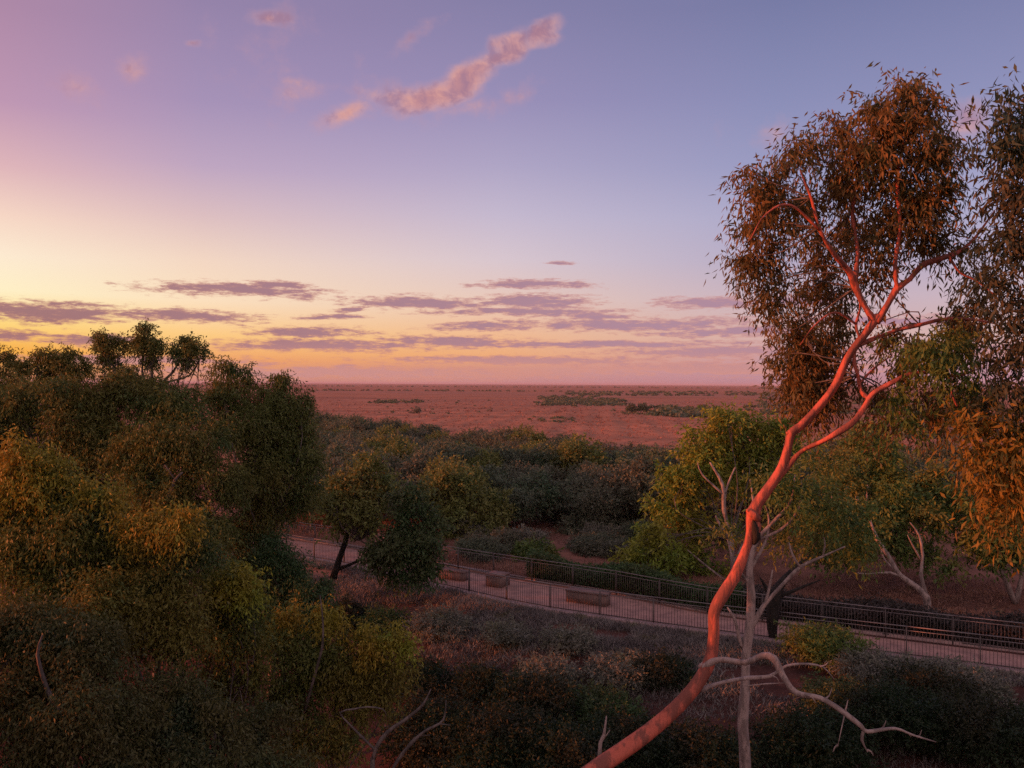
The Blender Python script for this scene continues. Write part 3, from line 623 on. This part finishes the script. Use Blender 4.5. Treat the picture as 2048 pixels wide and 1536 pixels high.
bigtree('dark tree painted as shaded at the bottom between the corner tree and the golden-topped one', PX(420, 1750, 14), 14,
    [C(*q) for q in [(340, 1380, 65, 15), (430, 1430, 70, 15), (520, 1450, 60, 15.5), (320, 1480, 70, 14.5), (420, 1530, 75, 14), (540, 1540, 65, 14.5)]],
    M['painted_shade_leaf'], 61, 14, L=.095, W=.032, dens=2.3, tw=.4)
bigtree('dark green shrubby tree in the hollow between the left mass and the path', PX(570, 1280, 25.5), 25.5,
    [C(*q) for q in [(560, 1130, 42, 26), (600, 1150, 40, 26), (560, 1190, 50, 26), (620, 1190, 35, 25.5), (500, 1130, 40, 26), (530, 1095, 32, 26.5), (490, 1190, 45, 26), (540, 1250, 50, 25), (600, 1240, 45, 25), (480, 1260, 50, 25), (650, 1170, 20, 26)]],
    M['deep_leaf'], 62, 25.5, dens=2.0, bark='dull_bark', group=None)
# unseen trees left of and behind the mass, most added to cast shade
for k, (x, y, z, r) in enumerate([(-17, 13, 4.5, 3.2), (-15.5, 19, 5, 3.2), (-13.5, 9, 4.6, 3.0), (-10.2, 9, 6.2, 3.0), (-10.5, 5, 6.0, 3.0), (-16, 34, 4.6, 3.6), (-22, 37, 4.8, 3.6), (-28, 43, 4.8, 3.8), (-34, 50, 4.8, 3.8), (-22, 30, 4.8, 3.6)]):
    bigtree(['tree just beyond the left frame edge, beside the amber peak', 'tree beyond the left frame edge, below the skyline trees', 'tree beyond the bottom left frame corner', 'unseen tree added left of the lookout to shade the trunk', 'unseen shade tree added at the left foot of the lookout', 'hidden shade tree added behind the right shoulder of the left mass', 'hidden shade tree added behind the domed middle tree', 'hidden shade tree added far behind the left mass near the path', 'farthest hidden shade tree added behind the left mass', 'hidden shade tree added behind the broad upper left tree'][k], x, y,
        [(np.array([x+r*.5*math.cos(i*1.26), y+r*.5*math.sin(i*1.26), z+(.5 if i % 2 else -.4)]), r*.6) for i in range(5)], M['near_leaf'], 70+k, y, dens=1.6, L=.16, W=.06)

# --- dark shrubs in the hollow
def shrub(x, y, r, h, leaf, label, seed, group=None, name='shrub', dens=1.6, L=.13, W=.045, droop=.3):
    zg = float(hgt(x, y)); rr = np.random.default_rng(seed)
    cls = [(np.array([x+r*.5*math.cos(k*1.05+rr.uniform(0, .5)), y+r*.5*math.sin(k*1.05), zg+h*rr.uniform(.4, .65)]), (r*.5, r*.5, h*.42)) for k in range(6)]+[(np.array([x, y, zg+h*.65]), (r*.5, r*.5, h*.4))]
    c = np.array([x, y, zg])
    lm = [([c+np.array([0, 0, -.1]), c+np.array([.15*math.cos(k*2), .15*math.sin(k*2), h*.35]), c+np.array([r*.5*math.cos(k*2), r*.5*math.sin(k*2), h*.7])], [.04, .03, .01]) for k in range(4)]
    return tree(name, label, 'shrub', (x, y), lm, cls, leaf, M['dull_bark'], dens=dens, L=L, W=W, droop=droop, twig=.35, seed=seed, shell=.3, step=.3, group=group)
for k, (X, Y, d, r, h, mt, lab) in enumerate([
    (1000, 1420, 25, 2.0, 2.4, 'near_black_leaf', 'large dark shrub in the hollow at the bottom centre, right of the bare pale branches'),
    (1130, 1440, 24, 1.7, 2.0, 'near_black_leaf', 'dark shrub beside the foot of the leaning trunk'),
    (930, 1480, 22, 1.6, 2.2, 'near_black_leaf', 'dark shrub right beside the bare pale branches at the bottom'),
    (1260, 1440, 25, 1.4, 1.5, 'near_black_leaf', 'low dark shrub behind the bend of the leaning trunk'),
    (1620, 1460, 24, 1.8, 1.8, 'near_black_leaf', 'dark shrub beneath the dead limb, right of the pale trunk'),
    (1780, 1440, 25, 1.8, 1.7, 'near_black_leaf', 'dark shrub beneath the tip of the dead limb'),
    (1960, 1450, 24, 2.0, 1.9, 'near_black_leaf', 'dark shrub in the bottom right corner'),
    (1420, 1470, 24, 1.5, 1.6, 'near_black_leaf', 'dark shrub between the leaning trunk and the slim pale trunk'),
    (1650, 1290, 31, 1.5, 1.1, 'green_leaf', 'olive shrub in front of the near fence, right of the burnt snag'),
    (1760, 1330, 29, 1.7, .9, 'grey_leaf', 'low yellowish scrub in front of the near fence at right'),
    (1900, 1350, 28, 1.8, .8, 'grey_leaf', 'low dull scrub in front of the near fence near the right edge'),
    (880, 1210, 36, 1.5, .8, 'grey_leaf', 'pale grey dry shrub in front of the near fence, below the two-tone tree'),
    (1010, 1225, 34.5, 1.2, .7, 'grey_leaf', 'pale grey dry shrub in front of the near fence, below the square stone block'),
    (960, 1300, 30, 1.1, 1.1, 'near_black_leaf', 'small dark green shrub on the bank left of centre'),
    (1330, 1330, 30, 1.2, .8, 'near_black_leaf', 'small dark shrub on the bank left of the leaning trunk'),
    (690, 1190, 38, 1.3, 1.1, 'near_black_leaf', 'dark shrub on the bank under the two-tone tree'),
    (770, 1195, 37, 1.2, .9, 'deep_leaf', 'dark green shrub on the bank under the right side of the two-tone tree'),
    (1080, 1345, 28, 1.7, 1.5, 'near_black_leaf', 'dark shrub on the bank at the centre bottom, above the large one'),
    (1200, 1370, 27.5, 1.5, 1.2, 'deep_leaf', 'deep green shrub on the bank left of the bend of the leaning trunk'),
    (870, 1380, 26, 1.8, 1.8, 'near_black_leaf', 'dark shrub between the golden-topped tree and the centre hollow'),
    (850, 1290, 31, 1.4, 1.1, 'near_black_leaf', 'dark shrub on the bank right of the bright yellow-green crown tip'),
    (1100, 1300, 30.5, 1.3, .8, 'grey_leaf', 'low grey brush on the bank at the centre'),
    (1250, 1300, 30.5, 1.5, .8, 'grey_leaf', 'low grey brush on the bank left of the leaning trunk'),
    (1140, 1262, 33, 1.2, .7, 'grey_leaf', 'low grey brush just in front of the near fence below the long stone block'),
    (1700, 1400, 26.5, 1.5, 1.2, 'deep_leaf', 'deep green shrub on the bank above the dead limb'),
    (1870, 1400, 27, 1.5, 1.1, 'near_black_leaf', 'dark shrub on the bank near the right edge'),
    (700, 1600, 17, 1.5, 2.0, 'near_black_leaf', 'dark shrub at the bottom edge below the golden-topped tree')]):
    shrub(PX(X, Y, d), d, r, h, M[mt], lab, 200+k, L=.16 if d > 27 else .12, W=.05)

q_ = np.random.default_rng(44)
for k in range(16):
    X, Y = q_.uniform(870, 1330), q_.uniform(1062, 1120)
    x, y = gpt(X, Y); lim = float(np.interp(x, FL[:, 0], FL[:, 1]))+3.2
    y = max(y, lim)
    shrub(float(x), float(y), q_.uniform(.9, 1.6), q_.uniform(.7, 1.4), M['scrub_leaf'] if k % 3 else M['grey_leaf'], 'low grey-green shrub in the red clearing between the far fence and the wood', 400+k, 'low shrubs in the clearing', L=.17, W=.06)
# bare pale branches at the bottom
Dd = 15.0
bd = (PX(745, 1700, Dd), Dd)
zb = float(hgt(*bd))
dd = lambda *w: [v*Dd/F/2*.6 for v in w]
tree('dead_tree', 'bare pale dead tree with crooked branches at the bottom, right of the golden-topped tree', 'dead tree', bd,
     [([np.array([bd[0], Dd, zb-.2])]+L3([(745, 1600), (748, 1510), (775, 1465), (810, 1440), (845, 1410), (862, 1378)], Dd), dd(26, 18, 15, 12, 11, 8, 3)),
      (L3([(760, 1600), (790, 1530), (820, 1490), (850, 1462), (880, 1447), (890, 1430), (892, 1400)], Dd), dd(16, 12, 10, 9, 8, 6, 3)),
      (L3([(880, 1448), (900, 1450)], Dd), dd(5, 2)),
      (L3([(750, 1500), (700, 1450), (680, 1425), (710, 1418), (735, 1414), (765, 1418), (773, 1430)], Dd), dd(8, 6, 5, 6, 5, 4, 2)),
      (L3([(810, 1500), (830, 1475), (860, 1470)], Dd), dd(6, 4, 2))], [], None, M['dull_bark'], step=.1, seed=77)
b = (PX(1200, 1545, 20), 20.); zb = float(hgt(*b))
tree('dead_sapling', 'thin bare sapling standing left of the foot of the leaning trunk', 'dead tree', b,
     [([np.array([b[0], 20, zb-.1])]+L3([(1198, 1520), (1208, 1470), (1213, 1432)], 20), [.06, .05, .035, .012]), (L3([(1206, 1480), (1220, 1460)], 20), [.02, .008])], [], None, M['pale_bark'], step=.15, seed=78)

# --- the wood beyond the path: four kinds copied
rr = np.random.default_rng(99)
protos = []
for k in range(5):
    r = [2.5, 2.2, 2.8, 2.0, 2.4][k]; h = [4.3, 3.8, 4.8, 3.4, 4.6][k]
    cls = []
    for i in range(8):
        a_ = i/8*6.28+rr.uniform(0, .6); q = rr.uniform(.35, .75)
        cls.append((np.array([math.cos(a_)*r*q, math.sin(a_)*r*q, h*rr.uniform(.45, .75)]), (r*.42, r*.42, h*.26)))
    cls.append((np.array([0, 0, h*.78]), (r*.5, r*.5, h*.24)))
    g = Geo(); tube(g, [np.array([0, 0, -.3]), np.array([.1, 0, h*.35]), np.array([0, .1, h*.7])], [.14, .11, .05], 6, .5, seed=k)
    for i in range(5): tube(g, [np.array([.1, 0, h*.3]), cls[i][0]], [.07, .02], 5, .8, seed=k*9+i)
    tm = g.mesh('trunk', M['dull_bark'], True)
    g = Geo(); leaves(g, cls, 1.3, .26, .12, .25, .4, 10, 300+k, .35)
    protos.append((tm, g.mesh('crown', M['brown_leaf'] if k == 4 else M['scrub_leaf'], False), h))
ex, ey = [-80, -31.5, -13, 1.6, 15, 30, 60], [150, 138, 124, 99, 80, 92, 80]
cnt = 0
taken = [(P(X, Y, d)[0], d) for X, Y, d in ((1140, 1030, 64), (1225, 1000, 72), (1165, 975, 78), (1070, 945, 84), (940, 1000, 56))]
pts = []
def try_add(x, y, sp):
    for (a_, b_) in pts+taken:
        if (a_-x)**2+(b_-y)**2 < sp*sp: return False
    pts.append((x, y)); return True
for _ in range(14000):
    y = rr.uniform(58, 140); x = rr.uniform(-.28*y, .62*y)
    if y > np.interp(x, ex, ey)+rr.normal()*1.5: continue
    if y < 60+.1*abs(x) and rr.random() < .6: continue
    sx = 1024+F*x/y
    if sx < 560 or (sx > 1600 and rr.random() < .7): continue
    if len(pts) >= 285: break
    try_add(x, y, 3.0)
for x, y in pts:
    k = int(rr.choice(5, p=[.25, .25, .2, .22, .08])); tm, cm, h = protos[k]
    s = rr.uniform(.8, 1.15)
    o = tag(empty('scrub_tree', (x, y, float(hgt(x, y)))), 'low dark scrub tree in the wood between the path and the red plain', 'tree', 'scrub trees in the wood beyond the path')
    o.rotation_euler = (0, 0, rr.uniform(0, 6.28)); o.scale = (s, s, s*rr.uniform(.85, 1.1))
    link('trunk', tm, o); link('crown', cm, o)
print('scrub trees', len(pts))

# --- scrub on the plain
def blobs(name, pos, size, leaf, label, cat=None, kind='stuff', per=26, seed=0):
    rr = np.random.default_rng(seed); g = Geo()
    n = len(pos); k = np.repeat(np.arange(n), per)
    pos = np.array(pos); size = np.array(size)
    d = unit(rr.normal(size=(n*per, 3))); d[:, 2] = np.abs(d[:, 2])
    c = pos[k]+d*size[k][:, None]*np.array([1, 1, .75])*rr.uniform(.5, 1, n*per)[:, None]
    u = unit(rr.normal(size=(n*per, 3)))*size[k][:, None]*.35; w = unit(np.cross(u, rr.normal(size=(n*per, 3))))*size[k][:, None]*.2
    v = np.stack([c-u, c-w, c+u, c+w], 1).reshape(-1, 3)
    g.add(v, np.arange(n*per*4).reshape(-1, 4))
    return tag(link(name, g.mesh(name, leaf)), label, cat, None, kind)
def patch(X0, X1, Y0, Y1, n, s, z=0):
    out, sz = [], []
    for _ in range(n):
        q = gpt(rr.uniform(X0, X1), rr.uniform(Y0, Y1)); out.append([q[0]+rr.normal()*2, q[1]+rr.normal()*5, 0]); sz.append(s*rr.uniform(.5, 1.2))
    return out, sz
A, S = [], []
for a_ in ((750, 850, 802, 807, 60, 1.6), (1080, 1250, 798, 812, 260, 1.9), (1320, 1420, 816, 834, 170, 2.0), (1230, 1330, 822, 830, 30, 1.2), (1060, 1140, 836, 844, 26, .9), (1130, 1560, 786, 792, 160, 3.0),
           (760, 1000, 800, 830, 25, .9), (1500, 1900, 792, 830, 240, 2.2), (1800, 2048, 800, 880, 260, 1.6), (1080, 1200, 792, 800, 50, 2.0)):
    p_, s_ = patch(*a_[:4], a_[4], a_[5]); A += p_; S += s_
blobs('plain_scrub', A, S, M['scrub_leaf'], 'scattered dark scrub patches on the red plain', 'scrub', seed=1)
A, S = [], []
for x in np.arange(-900, 1100, 5):
    if rr.random() < .9: A.append([x+rr.normal()*2, 1150+rr.normal()*22+x*.03, 0]); S.append(rr.uniform(1.5, 3.6))
for x in np.arange(-1200, 2200, 16):
    A.append([x+rr.normal()*4, 2600+rr.normal()*100, 0]); S.append(rr.uniform(2.5, 6))
blobs('far_tree_line', A, S, M['scrub_leaf'], 'thin dark line of far-off trees across the red plain', 'trees', seed=2)
for k, (X, Y, d, h, lab) in enumerate(((1263, 830, 300, 3.4, 'small lone tree on the red plain, left one of a close pair'), (1287, 831, 300, 3.8, 'small lone tree on the red plain, right one of a close pair'), (835, 828, 285, 2.2, 'tiny pale bush alone on the red plain at left of centre'))):
    x = PX(X, Y, d)
    o = np.array([x, d, 0.]); root = tag(empty('lone_tree', tuple(o)), lab, 'tree')
    g = Geo(); tube(g, [o+[0, 0, -.2], o+[0, 0, h*.5]], [.16, .08], 6, .5); link('trunk', g.mesh('trunk', M['dull_bark'], True, o), root)
    g = Geo(); leaves(g, [(o+[0, 0, h*.6], (h*.45, h*.45, h*.4)), (o+[h*.3, 0, h*.45], h*.3), (o+[-h*.3, 0, h*.5], h*.3)], 2, .5, .25, .2, .5, 8, k); link('crown', g.mesh('crown', M['scrub_leaf'] if k < 2 else M['grey_leaf'], False, o), root)
# grass tufts over the near part of the plain
n = 9000
yy = 10*F/rr.uniform(10, 110, n)/10*1.0
yy = HC*F/rr.uniform(28, 135, n); xx = rr.uniform(-.42, .66, n)*yy
A = np.stack([xx, yy, np.zeros(n)], 1)
M['plain_grass'] = leafmat('plain_grass', (.33, .15, .11), (.22, .11, .09), (.13, .09, .07), .02, .1)
blobs('plain_grass', A, np.clip(rr.uniform(.15, .55, n)*np.clip(yy/200, .8, 1.6), .1, 1), M['plain_grass'], 'dry reddish grass tussocks covering the plain', 'grass', per=8, seed=3)

# --- grass
def grass(name, pos, hh, mat, label, blades=9, seed=0, spread=.16, w=.018):
    rr = np.random.default_rng(seed); n = len(pos); k = np.repeat(np.arange(n), blades); m = len(k)
    p = np.array(pos)[k]+np.c_[rr.normal(size=(m, 2))*spread, np.zeros(m)]
    d = unit(np.c_[rr.normal(size=(m, 2))*.45, np.ones(m)])
    h = (np.array(hh)[k]*rr.uniform(.5, 1.2, m))[:, None]
    s = unit(np.cross(d, rr.normal(size=(m, 3))))*w
    bend = np.c_[rr.normal(size=(m, 2))*.18, -.05*np.ones(m)]*h
    v = np.stack([p-s, p+d*h*.55-s*.8, p+d*h+bend, p+d*h*.55+s*.8+s*.2], 1).reshape(-1, 3)
    return tag(link(name, mesh_np(name, v, np.arange(m*4).reshape(-1, 4), mat)), label, 'grass', None, 'stuff')
M['dry_grass'] = leafmat('dry_grass', (.23, .205, .19), (.15, .13, .125), (.18, .165, .11), .5, .2)
M['straw_grass'] = leafmat('straw_grass', (.36, .19, .13), (.22, .12, .095), (.17, .13, .07), .25, .2)
A = []
while len(A) < 16000:
    x = rr.uniform(-22, 22); s = abs(rr.normal())*4.0+.9
    y = float(near_y(x))-s
    if y < 12: continue
    if math.sin(x*.7+s)*math.sin(x*.23-s*.6+2) < -.35 and s > 2: continue
    A.append([x, y, 0])
A = np.array(A); A[:, 2] = hgt(A[:, 0], A[:, 1])-.02
grass('dry_grass', A, rr.uniform(.12, .42, len(A)), M['dry_grass'], 'grey-brown dry grass on the bank in front of the near fence', 10, 5)
A = []
while len(A) < 9000:
    y = rr.uniform(34, 75); x = rr.uniform(-.45*y, .66*y)
    fy = float(np.interp(x, FL[:, 0], FL[:, 1]))+1.0
    if y < fy: continue
    v = math.sin(x*.31+y*.2)*math.sin(x*.17-y*.37+1)
    if v < rr.uniform(-.5, .4): continue
    A.append([x, y, 0])
A = np.array(A); A[:, 2] = hgt(A[:, 0], A[:, 1])-.02
grass('straw_grass', A, rr.uniform(.1, .4, len(A)), M['straw_grass'], 'straw-coloured tussocks on the red soil beyond the far fence', 9, 6, .22, .022)
# low dark hedge behind the far fence
A, S = [], []
M['hedge_leaf'] = leafmat('hedge_leaf', (.055, .050, .042), (.075, .058, .052), None, .5)
def hedge(X0, X1, off0, off1, h, n, leaf, label, seed):
    rr = np.random.default_rng(seed); x0 = gpt(X0, np.interp(X0, [p[0] for p in FARE], [p[1] for p in FARE]))[0]; x1 = gpt(X1, np.interp(X1, [p[0] for p in FARE], [p[1] for p in FARE]))[0]
    x = rr.uniform(x0, x1, n); y = np.interp(x, FL[:, 0], FL[:, 1])+rr.uniform(off0, off1, n)
    z = rr.uniform(.0, 1, n)**.7*h*(1+.25*np.sin(x*1.3))
    o = np.array([x0, float(np.interp(x0, FL[:, 0], FL[:, 1]))+off0, 0.])
    per = 10; k = np.repeat(np.arange(n), per); m = len(k)
    c = np.c_[x, y, z][k]+rr.normal(size=(m, 3))*.13; c[:, 2] = np.abs(c[:, 2])
    u = unit(rr.normal(size=(m, 3)))*.09; w = unit(np.cross(u, rr.normal(size=(m, 3))))*.035
    v = np.stack([c-u, c-w, c+u, c+w], 1).reshape(-1, 3)-o
    root = tag(empty('hedge', tuple(o)), label, 'hedge')
    link('foliage', mesh_np('foliage', v, np.arange(m*4).reshape(-1, 4), leaf), root)
    g = Geo()
    for _ in range(60):
        xx = rr.uniform(x0, x1); yy = float(np.interp(xx, FL[:, 0], FL[:, 1]))+rr.uniform(off0+.2, off1-.2)
        tube(g, [np.array([xx, yy, -.1]), np.array([xx+rr.normal()*.1, yy, h*.8])], [.025, .012], 4, .5)
    link('stems', g.mesh('stems', M['dull_bark'], True, o), root)
hedge(1060, 1500, .7, 2.1, .95, 5200, M['deep_leaf'], 'low dark green hedge behind the far fence, left of the leaning trunk', 11)
hedge(1500, 2120, .7, 2.6, .75, 7000, M['hedge_leaf'], 'low near-black hedge behind the far fence, right of the leaning trunk', 12)

g = Geo(); box(g, (0, 19500, 14), (80000, 47000, 42))
m = bpy.data.materials.new('haze'); m.use_nodes = True; m.node_tree.nodes.clear()
pv = m.node_tree.nodes.new('ShaderNodeVolumePrincipled'); pv.inputs['Color'].default_value = (.85, .72, .80, 1); pv.inputs['Density'].default_value = 6e-5
mo = m.node_tree.nodes.new('ShaderNodeOutputMaterial'); m.node_tree.links.new(pv.outputs[0], mo.inputs['Volume'])
tag(link('haze', g.mesh('haze', m)), kind='stuff')

# ------------------------------------------------------------------ light
SUN_EL, SUN_AZ = R(6), R(-99)
ts = Vector((math.sin(SUN_AZ)*math.cos(SUN_EL), math.cos(SUN_AZ)*math.cos(SUN_EL), math.sin(SUN_EL)))
ld = bpy.data.lights.new('sun', 'SUN'); lo = bpy.data.objects.new('sun', ld); COL.objects.link(lo)
ld.energy = 5.0; ld.angle = R(.6); ld.color = (1.0, .24, .085)
lo.rotation_euler = ts.to_track_quat('Z', 'Y').to_euler(); lo.location = (-30, 0, 30)

# ------------------------------------------------------------------ sky
w = bpy.data.worlds.new('World'); scene.world = w; w.use_nodes = True
nt = w.node_tree; N, Lk = nt.nodes, nt.links; N.clear()
tc = N.new('ShaderNodeTexCoord'); sp = N.new('ShaderNodeSeparateXYZ'); Lk.new(tc.outputs['Generated'], sp.inputs[0])
DEG = 57.29578
az = math_(N, Lk, 'MULTIPLY', math_(N, Lk, 'ARCTAN2', sp.outputs[0], sp.outputs[1]), DEG)
el = math_(N, Lk, 'MULTIPLY', math_(N, Lk, 'ARCSINE', sp.outputs[2]), DEG)
cv = N.new('ShaderNodeCombineXYZ'); Lk.new(az, cv.inputs[0]); Lk.new(el, cv.inputs[1]); AE = cv.outputs[0]
def ae(X, Y):
    p = P(X, Y, 1.0)-np.array([0, 0, HC]); return math.degrees(math.atan2(p[0], p[1])), math.degrees(math.asin(p[2]/np.linalg.norm(p)))
def ramp(X, stops):
    cr = N.new('ShaderNodeValToRGB'); e = cr.color_ramp
    pts = sorted([(max(0, ae(X, Y)[1])/30, lin(*c)) for Y, c in stops])
    while len(e.elements) < len(pts): e.elements.new(.5)
    for s, (p, c) in zip(e.elements, pts): s.position = p; s.color = c
    Lk.new(math_(N, Lk, 'DIVIDE', el, 30., clamp=True), cr.inputs[0]); return cr.outputs[0]
rl = ramp(0, [(0, (172, 135, 165)), (200, (190, 150, 178)), (330, (222, 180, 185)), (430, (246, 214, 196)), (510, (253, 234, 208)), (580, (255, 240, 198)), (640, (255, 218, 130)), (700, (250, 178, 70)), (766, (205, 130, 90))])
rq = ramp(400, [(0, (148, 130, 168)), (200, (165, 145, 182)), (330, (190, 165, 192)), (430, (220, 190, 192)), (520, (243, 215, 195)), (600, (252, 224, 190)), (670, (254, 204, 130)), (720, (242, 164, 98)), (766, (205, 140, 120))])
rc = ramp(1000, [(0, (132, 126, 166)), (200, (152, 142, 182)), (330, (174, 164, 196)), (430, (196, 184, 206)), (520, (216, 198, 206)), (600, (232, 200, 185)), (670, (240, 186, 145)), (712, (238, 172, 122)), (735, (214, 150, 132)), (766, (200, 142, 142))])
rt = ramp(1550, [(0, (118, 122, 164)), (200, (138, 141, 182)), (330, (152, 154, 192)), (430, (170, 168, 200)), (520, (180, 170, 196)), (600, (200, 178, 190)), (670, (212, 176, 172)), (735, (196, 148, 160)), (766, (186, 138, 150))])
a0, a1, a2, a3 = [ae(x, 500)[0] for x in (0, 400, 1000, 1550)]
def lt(v, a_, b_):
    x = N.new('ShaderNodeMapRange'); x.inputs[1].default_value = a_; x.inputs[2].default_value = b_; Lk.new(v, x.inputs[0]); return x.outputs[0]
col = mixc(N, Lk, lt(az, a0, a1), rl, rq); col = mixc(N, Lk, lt(az, a1, a2), col, rc); col = mixc(N, Lk, lt(az, a2, a3), col, rt)
# behind and above the viewer the dusk sky is a soft rose
back = rampf(N, Lk, sp.outputs[1], .25, -.5)
col = mixc(N, Lk, back, col, (.66, .47, .46, 1))
zen = rampf(N, Lk, el, 32, 70)
col = mixc(N, Lk, zen, col, (.42, .35, .44, 1))
# clouds
nw = N.new('ShaderNodeTexNoise'); nw.inputs['Scale'].default_value = .35; nw.inputs['Detail'].default_value = 4
mp = N.new('ShaderNodeMapping'); mp.inputs['Scale'].default_value = (.5, 1.6, 1); Lk.new(AE, mp.inputs[0]); Lk.new(mp.outputs[0], nw.inputs['Vector'])
def vm(op, a_, b_):
    x = N.new('ShaderNodeVectorMath'); x.operation = op
    for i, v in enumerate((a_, b_)):
        if v is None: continue
        if isinstance(v, tuple): x.inputs[i].default_value = v
        else: Lk.new(v, x.inputs[i])
    return x
def ell(vec, X, Y, a_, b_, rot=0, amp=1.0):
    cx, cy = ae(X, Y); x1, _ = ae(X+a_, Y); _, y1 = ae(X, Y-b_)
    m = N.new('ShaderNodeMapping'); m.vector_type = 'TEXTURE'
    m.inputs['Location'].default_value = (cx, cy, 0); m.inputs['Rotation'].default_value = (0, 0, R(rot)); m.inputs['Scale'].default_value = (abs(x1-cx), max(abs(y1-cy), .02), 1)
    Lk.new(vec, m.inputs[0])
    l = N.new('ShaderNodeVectorMath'); l.operation = 'LENGTH'; Lk.new(m.outputs[0], l.inputs[0])
    x = N.new('ShaderNodeMath'); x.operation = 'MULTIPLY_ADD'; Lk.new(l.outputs['Value'], x.inputs[0]); x.inputs[1].default_value = -amp; x.inputs[2].default_value = amp
    return x.outputs[0]
def union(lst):
    o = lst[0]
    for q in lst[1:]: o = math_(N, Lk, 'MAXIMUM', o, q)
    return o
wv = vm('MULTIPLY', vm('SUBTRACT', nw.outputs['Color'], (.5, .5, .5)).outputs[0], (2.6, .8, 0)).outputs[0]
V1 = vm('ADD', AE, wv).outputs[0]
low = union([ell(V1, *q) for q in [(480, 580, 185, 16), (560, 570, 70, 8), (100, 622, 190, 24), (370, 630, 150, 14), (20, 668, 90, 14), (190, 680, 130, 12), (620, 664, 125, 14),
   (840, 604, 160, 14), (1060, 602, 135, 14), (1070, 571, 120, 9), (1120, 524, 34, 4), (1050, 622, 200, 12), (960, 654, 110, 9), (1260, 648, 280, 14), (640, 692, 230, 13), (900, 684, 160, 14),
   (1200, 688, 320, 8), (1480, 664, 200, 11), (1430, 606, 120, 14), (1450, 704, 280, 13), (700, 745, 420, 15), (1050, 722, 300, 9), (1450, 735, 330, 14), (660, 632, 70, 6), (700, 618, 40, 6), (1200, 632, 90, 9), (1600, 600, 120, 12), (1750, 640, 200, 12), (1850, 700, 300, 14), (300, 720, 260, 12)]])
mp2 = N.new('ShaderNodeMapping'); mp2.inputs['Scale'].default_value = (.45, 2.2, 1); Lk.new(AE, mp2.inputs[0])
nl = noise(N, Lk, mp2.outputs[0], 1.7, 9, .72)
fl = math_(N, Lk, 'ADD', low, math_(N, Lk, 'MULTIPLY', math_(N, Lk, 'SUBTRACT', nl, .435), 3.4))
al = rampf(N, Lk, fl, -.05, .75, 0, .93)
cleft = mixc(N, Lk, lt(az, -28, 10), lin(152, 104, 116), lin(172, 134, 154))
cleft = mixc(N, Lk, rampf(N, Lk, el, 0.5, 3.2), lin(205, 146, 140), cleft)
cleft = mixc(N, Lk, math_(N, Lk, 'MULTIPLY', rampf(N, Lk, fl, .95, .2), .55), cleft, lin(226, 150, 118))
col = mixc(N, Lk, al, col, cleft)
wv2 = vm('MULTIPLY', vm('SUBTRACT', nw.outputs['Color'], (.5, .5, .5)).outputs[0], (1.6, 1.6, 0)).outputs[0]
V2 = vm('ADD', AE, wv2).outputs[0]
up = union([ell(V2, *q) for q in [(860, 190, 110, 46, 15, 1.5), (930, 155, 110, 42, 24, 1.5), (1005, 108, 90, 38, 25, 1.4), (1085, 68, 58, 30, 25, 1.25), (700, 232, 95, 30, 18, 1.0), (785, 195, 90, 44, 0, .9),
    (608, 180, 56, 38, 10, .6), (533, 36, 56, 26, 0, .9), (255, 140, 44, 42, 0, .65), (160, 178, 70, 26, -10, .32), (390, 87, 22, 12, 0, .7), (828, 70, 55, 20, 30, .45), (1945, 245, 70, 60, 0, .45), (1530, 262, 50, 28, 0, .22), (520, 100, 70, 50, 0, .12), (1900, 300, 60, 45, 20, .35), (950, 210, 120, 30, 15, .5)]])
nu = noise(N, Lk, AE, .42, 8, .6)
fu = math_(N, Lk, 'ADD', up, math_(N, Lk, 'MULTIPLY', math_(N, Lk, 'SUBTRACT', nu, .46), 1.7))
au = rampf(N, Lk, fu, -.05, 1.05, 0, .88)
core = rampf(N, Lk, fu, .5, 1.5)
cu = mixc(N, Lk, core, lin(212, 158, 158), lin(200, 140, 140))
nu2 = noise(N, Lk, V2, .55, 7, .62)
cu = mixc(N, Lk, rampf(N, Lk, nu2, .36, .56), lin(168, 122, 140), mixc(N, Lk, rampf(N, Lk, nu2, .5, .66), cu, lin(224, 162, 148)))
cu = mixc(N, Lk, rampf(N, Lk, fu, .7, .1), cu, lin(200, 152, 166))
col = mixc(N, Lk, au, col, cu)
low_air = rampf(N, Lk, el, -.5, -4)
col = mixc(N, Lk, low_air, col, (.12, .06, .05, 1))
bg = N.new('ShaderNodeBackground'); Lk.new(col, bg.inputs[0]); bg.inputs[1].default_value = 1.0
sky = N.new('ShaderNodeTexSky'); sky.sky_type = 'NISHITA'; sky.sun_disc = False; sky.sun_elevation = SUN_EL; sky.sun_rotation = SUN_AZ % (2*math.pi); sky.dust_density = 3
bg2 = N.new('ShaderNodeBackground'); Lk.new(sky.outputs[0], bg2.inputs[0]); bg2.inputs[1].default_value = .004
ad = N.new('ShaderNodeAddShader'); Lk.new(bg.outputs[0], ad.inputs[0]); Lk.new(bg2.outputs[0], ad.inputs[1])
wo = N.new('ShaderNodeOutputWorld'); Lk.new(ad.outputs[0], wo.inputs[0])
w.cycles.sampling_method = 'MANUAL'; w.cycles.sample_map_resolution = 512

# ------------------------------------------------------------------ render
vs = scene.view_settings
scene.display_settings.display_device = 'sRGB'
vs.view_transform = 'Standard'; vs.look = 'None'; vs.gamma = 1; vs.exposure = 0; vs.use_curve_mapping = False
cy = scene.cycles
cy.max_bounces = 4; cy.diffuse_bounces = 3; cy.glossy_bounces = 1; cy.transmission_bounces = 3; cy.transparent_max_bounces = 4
cy.use_denoising = False
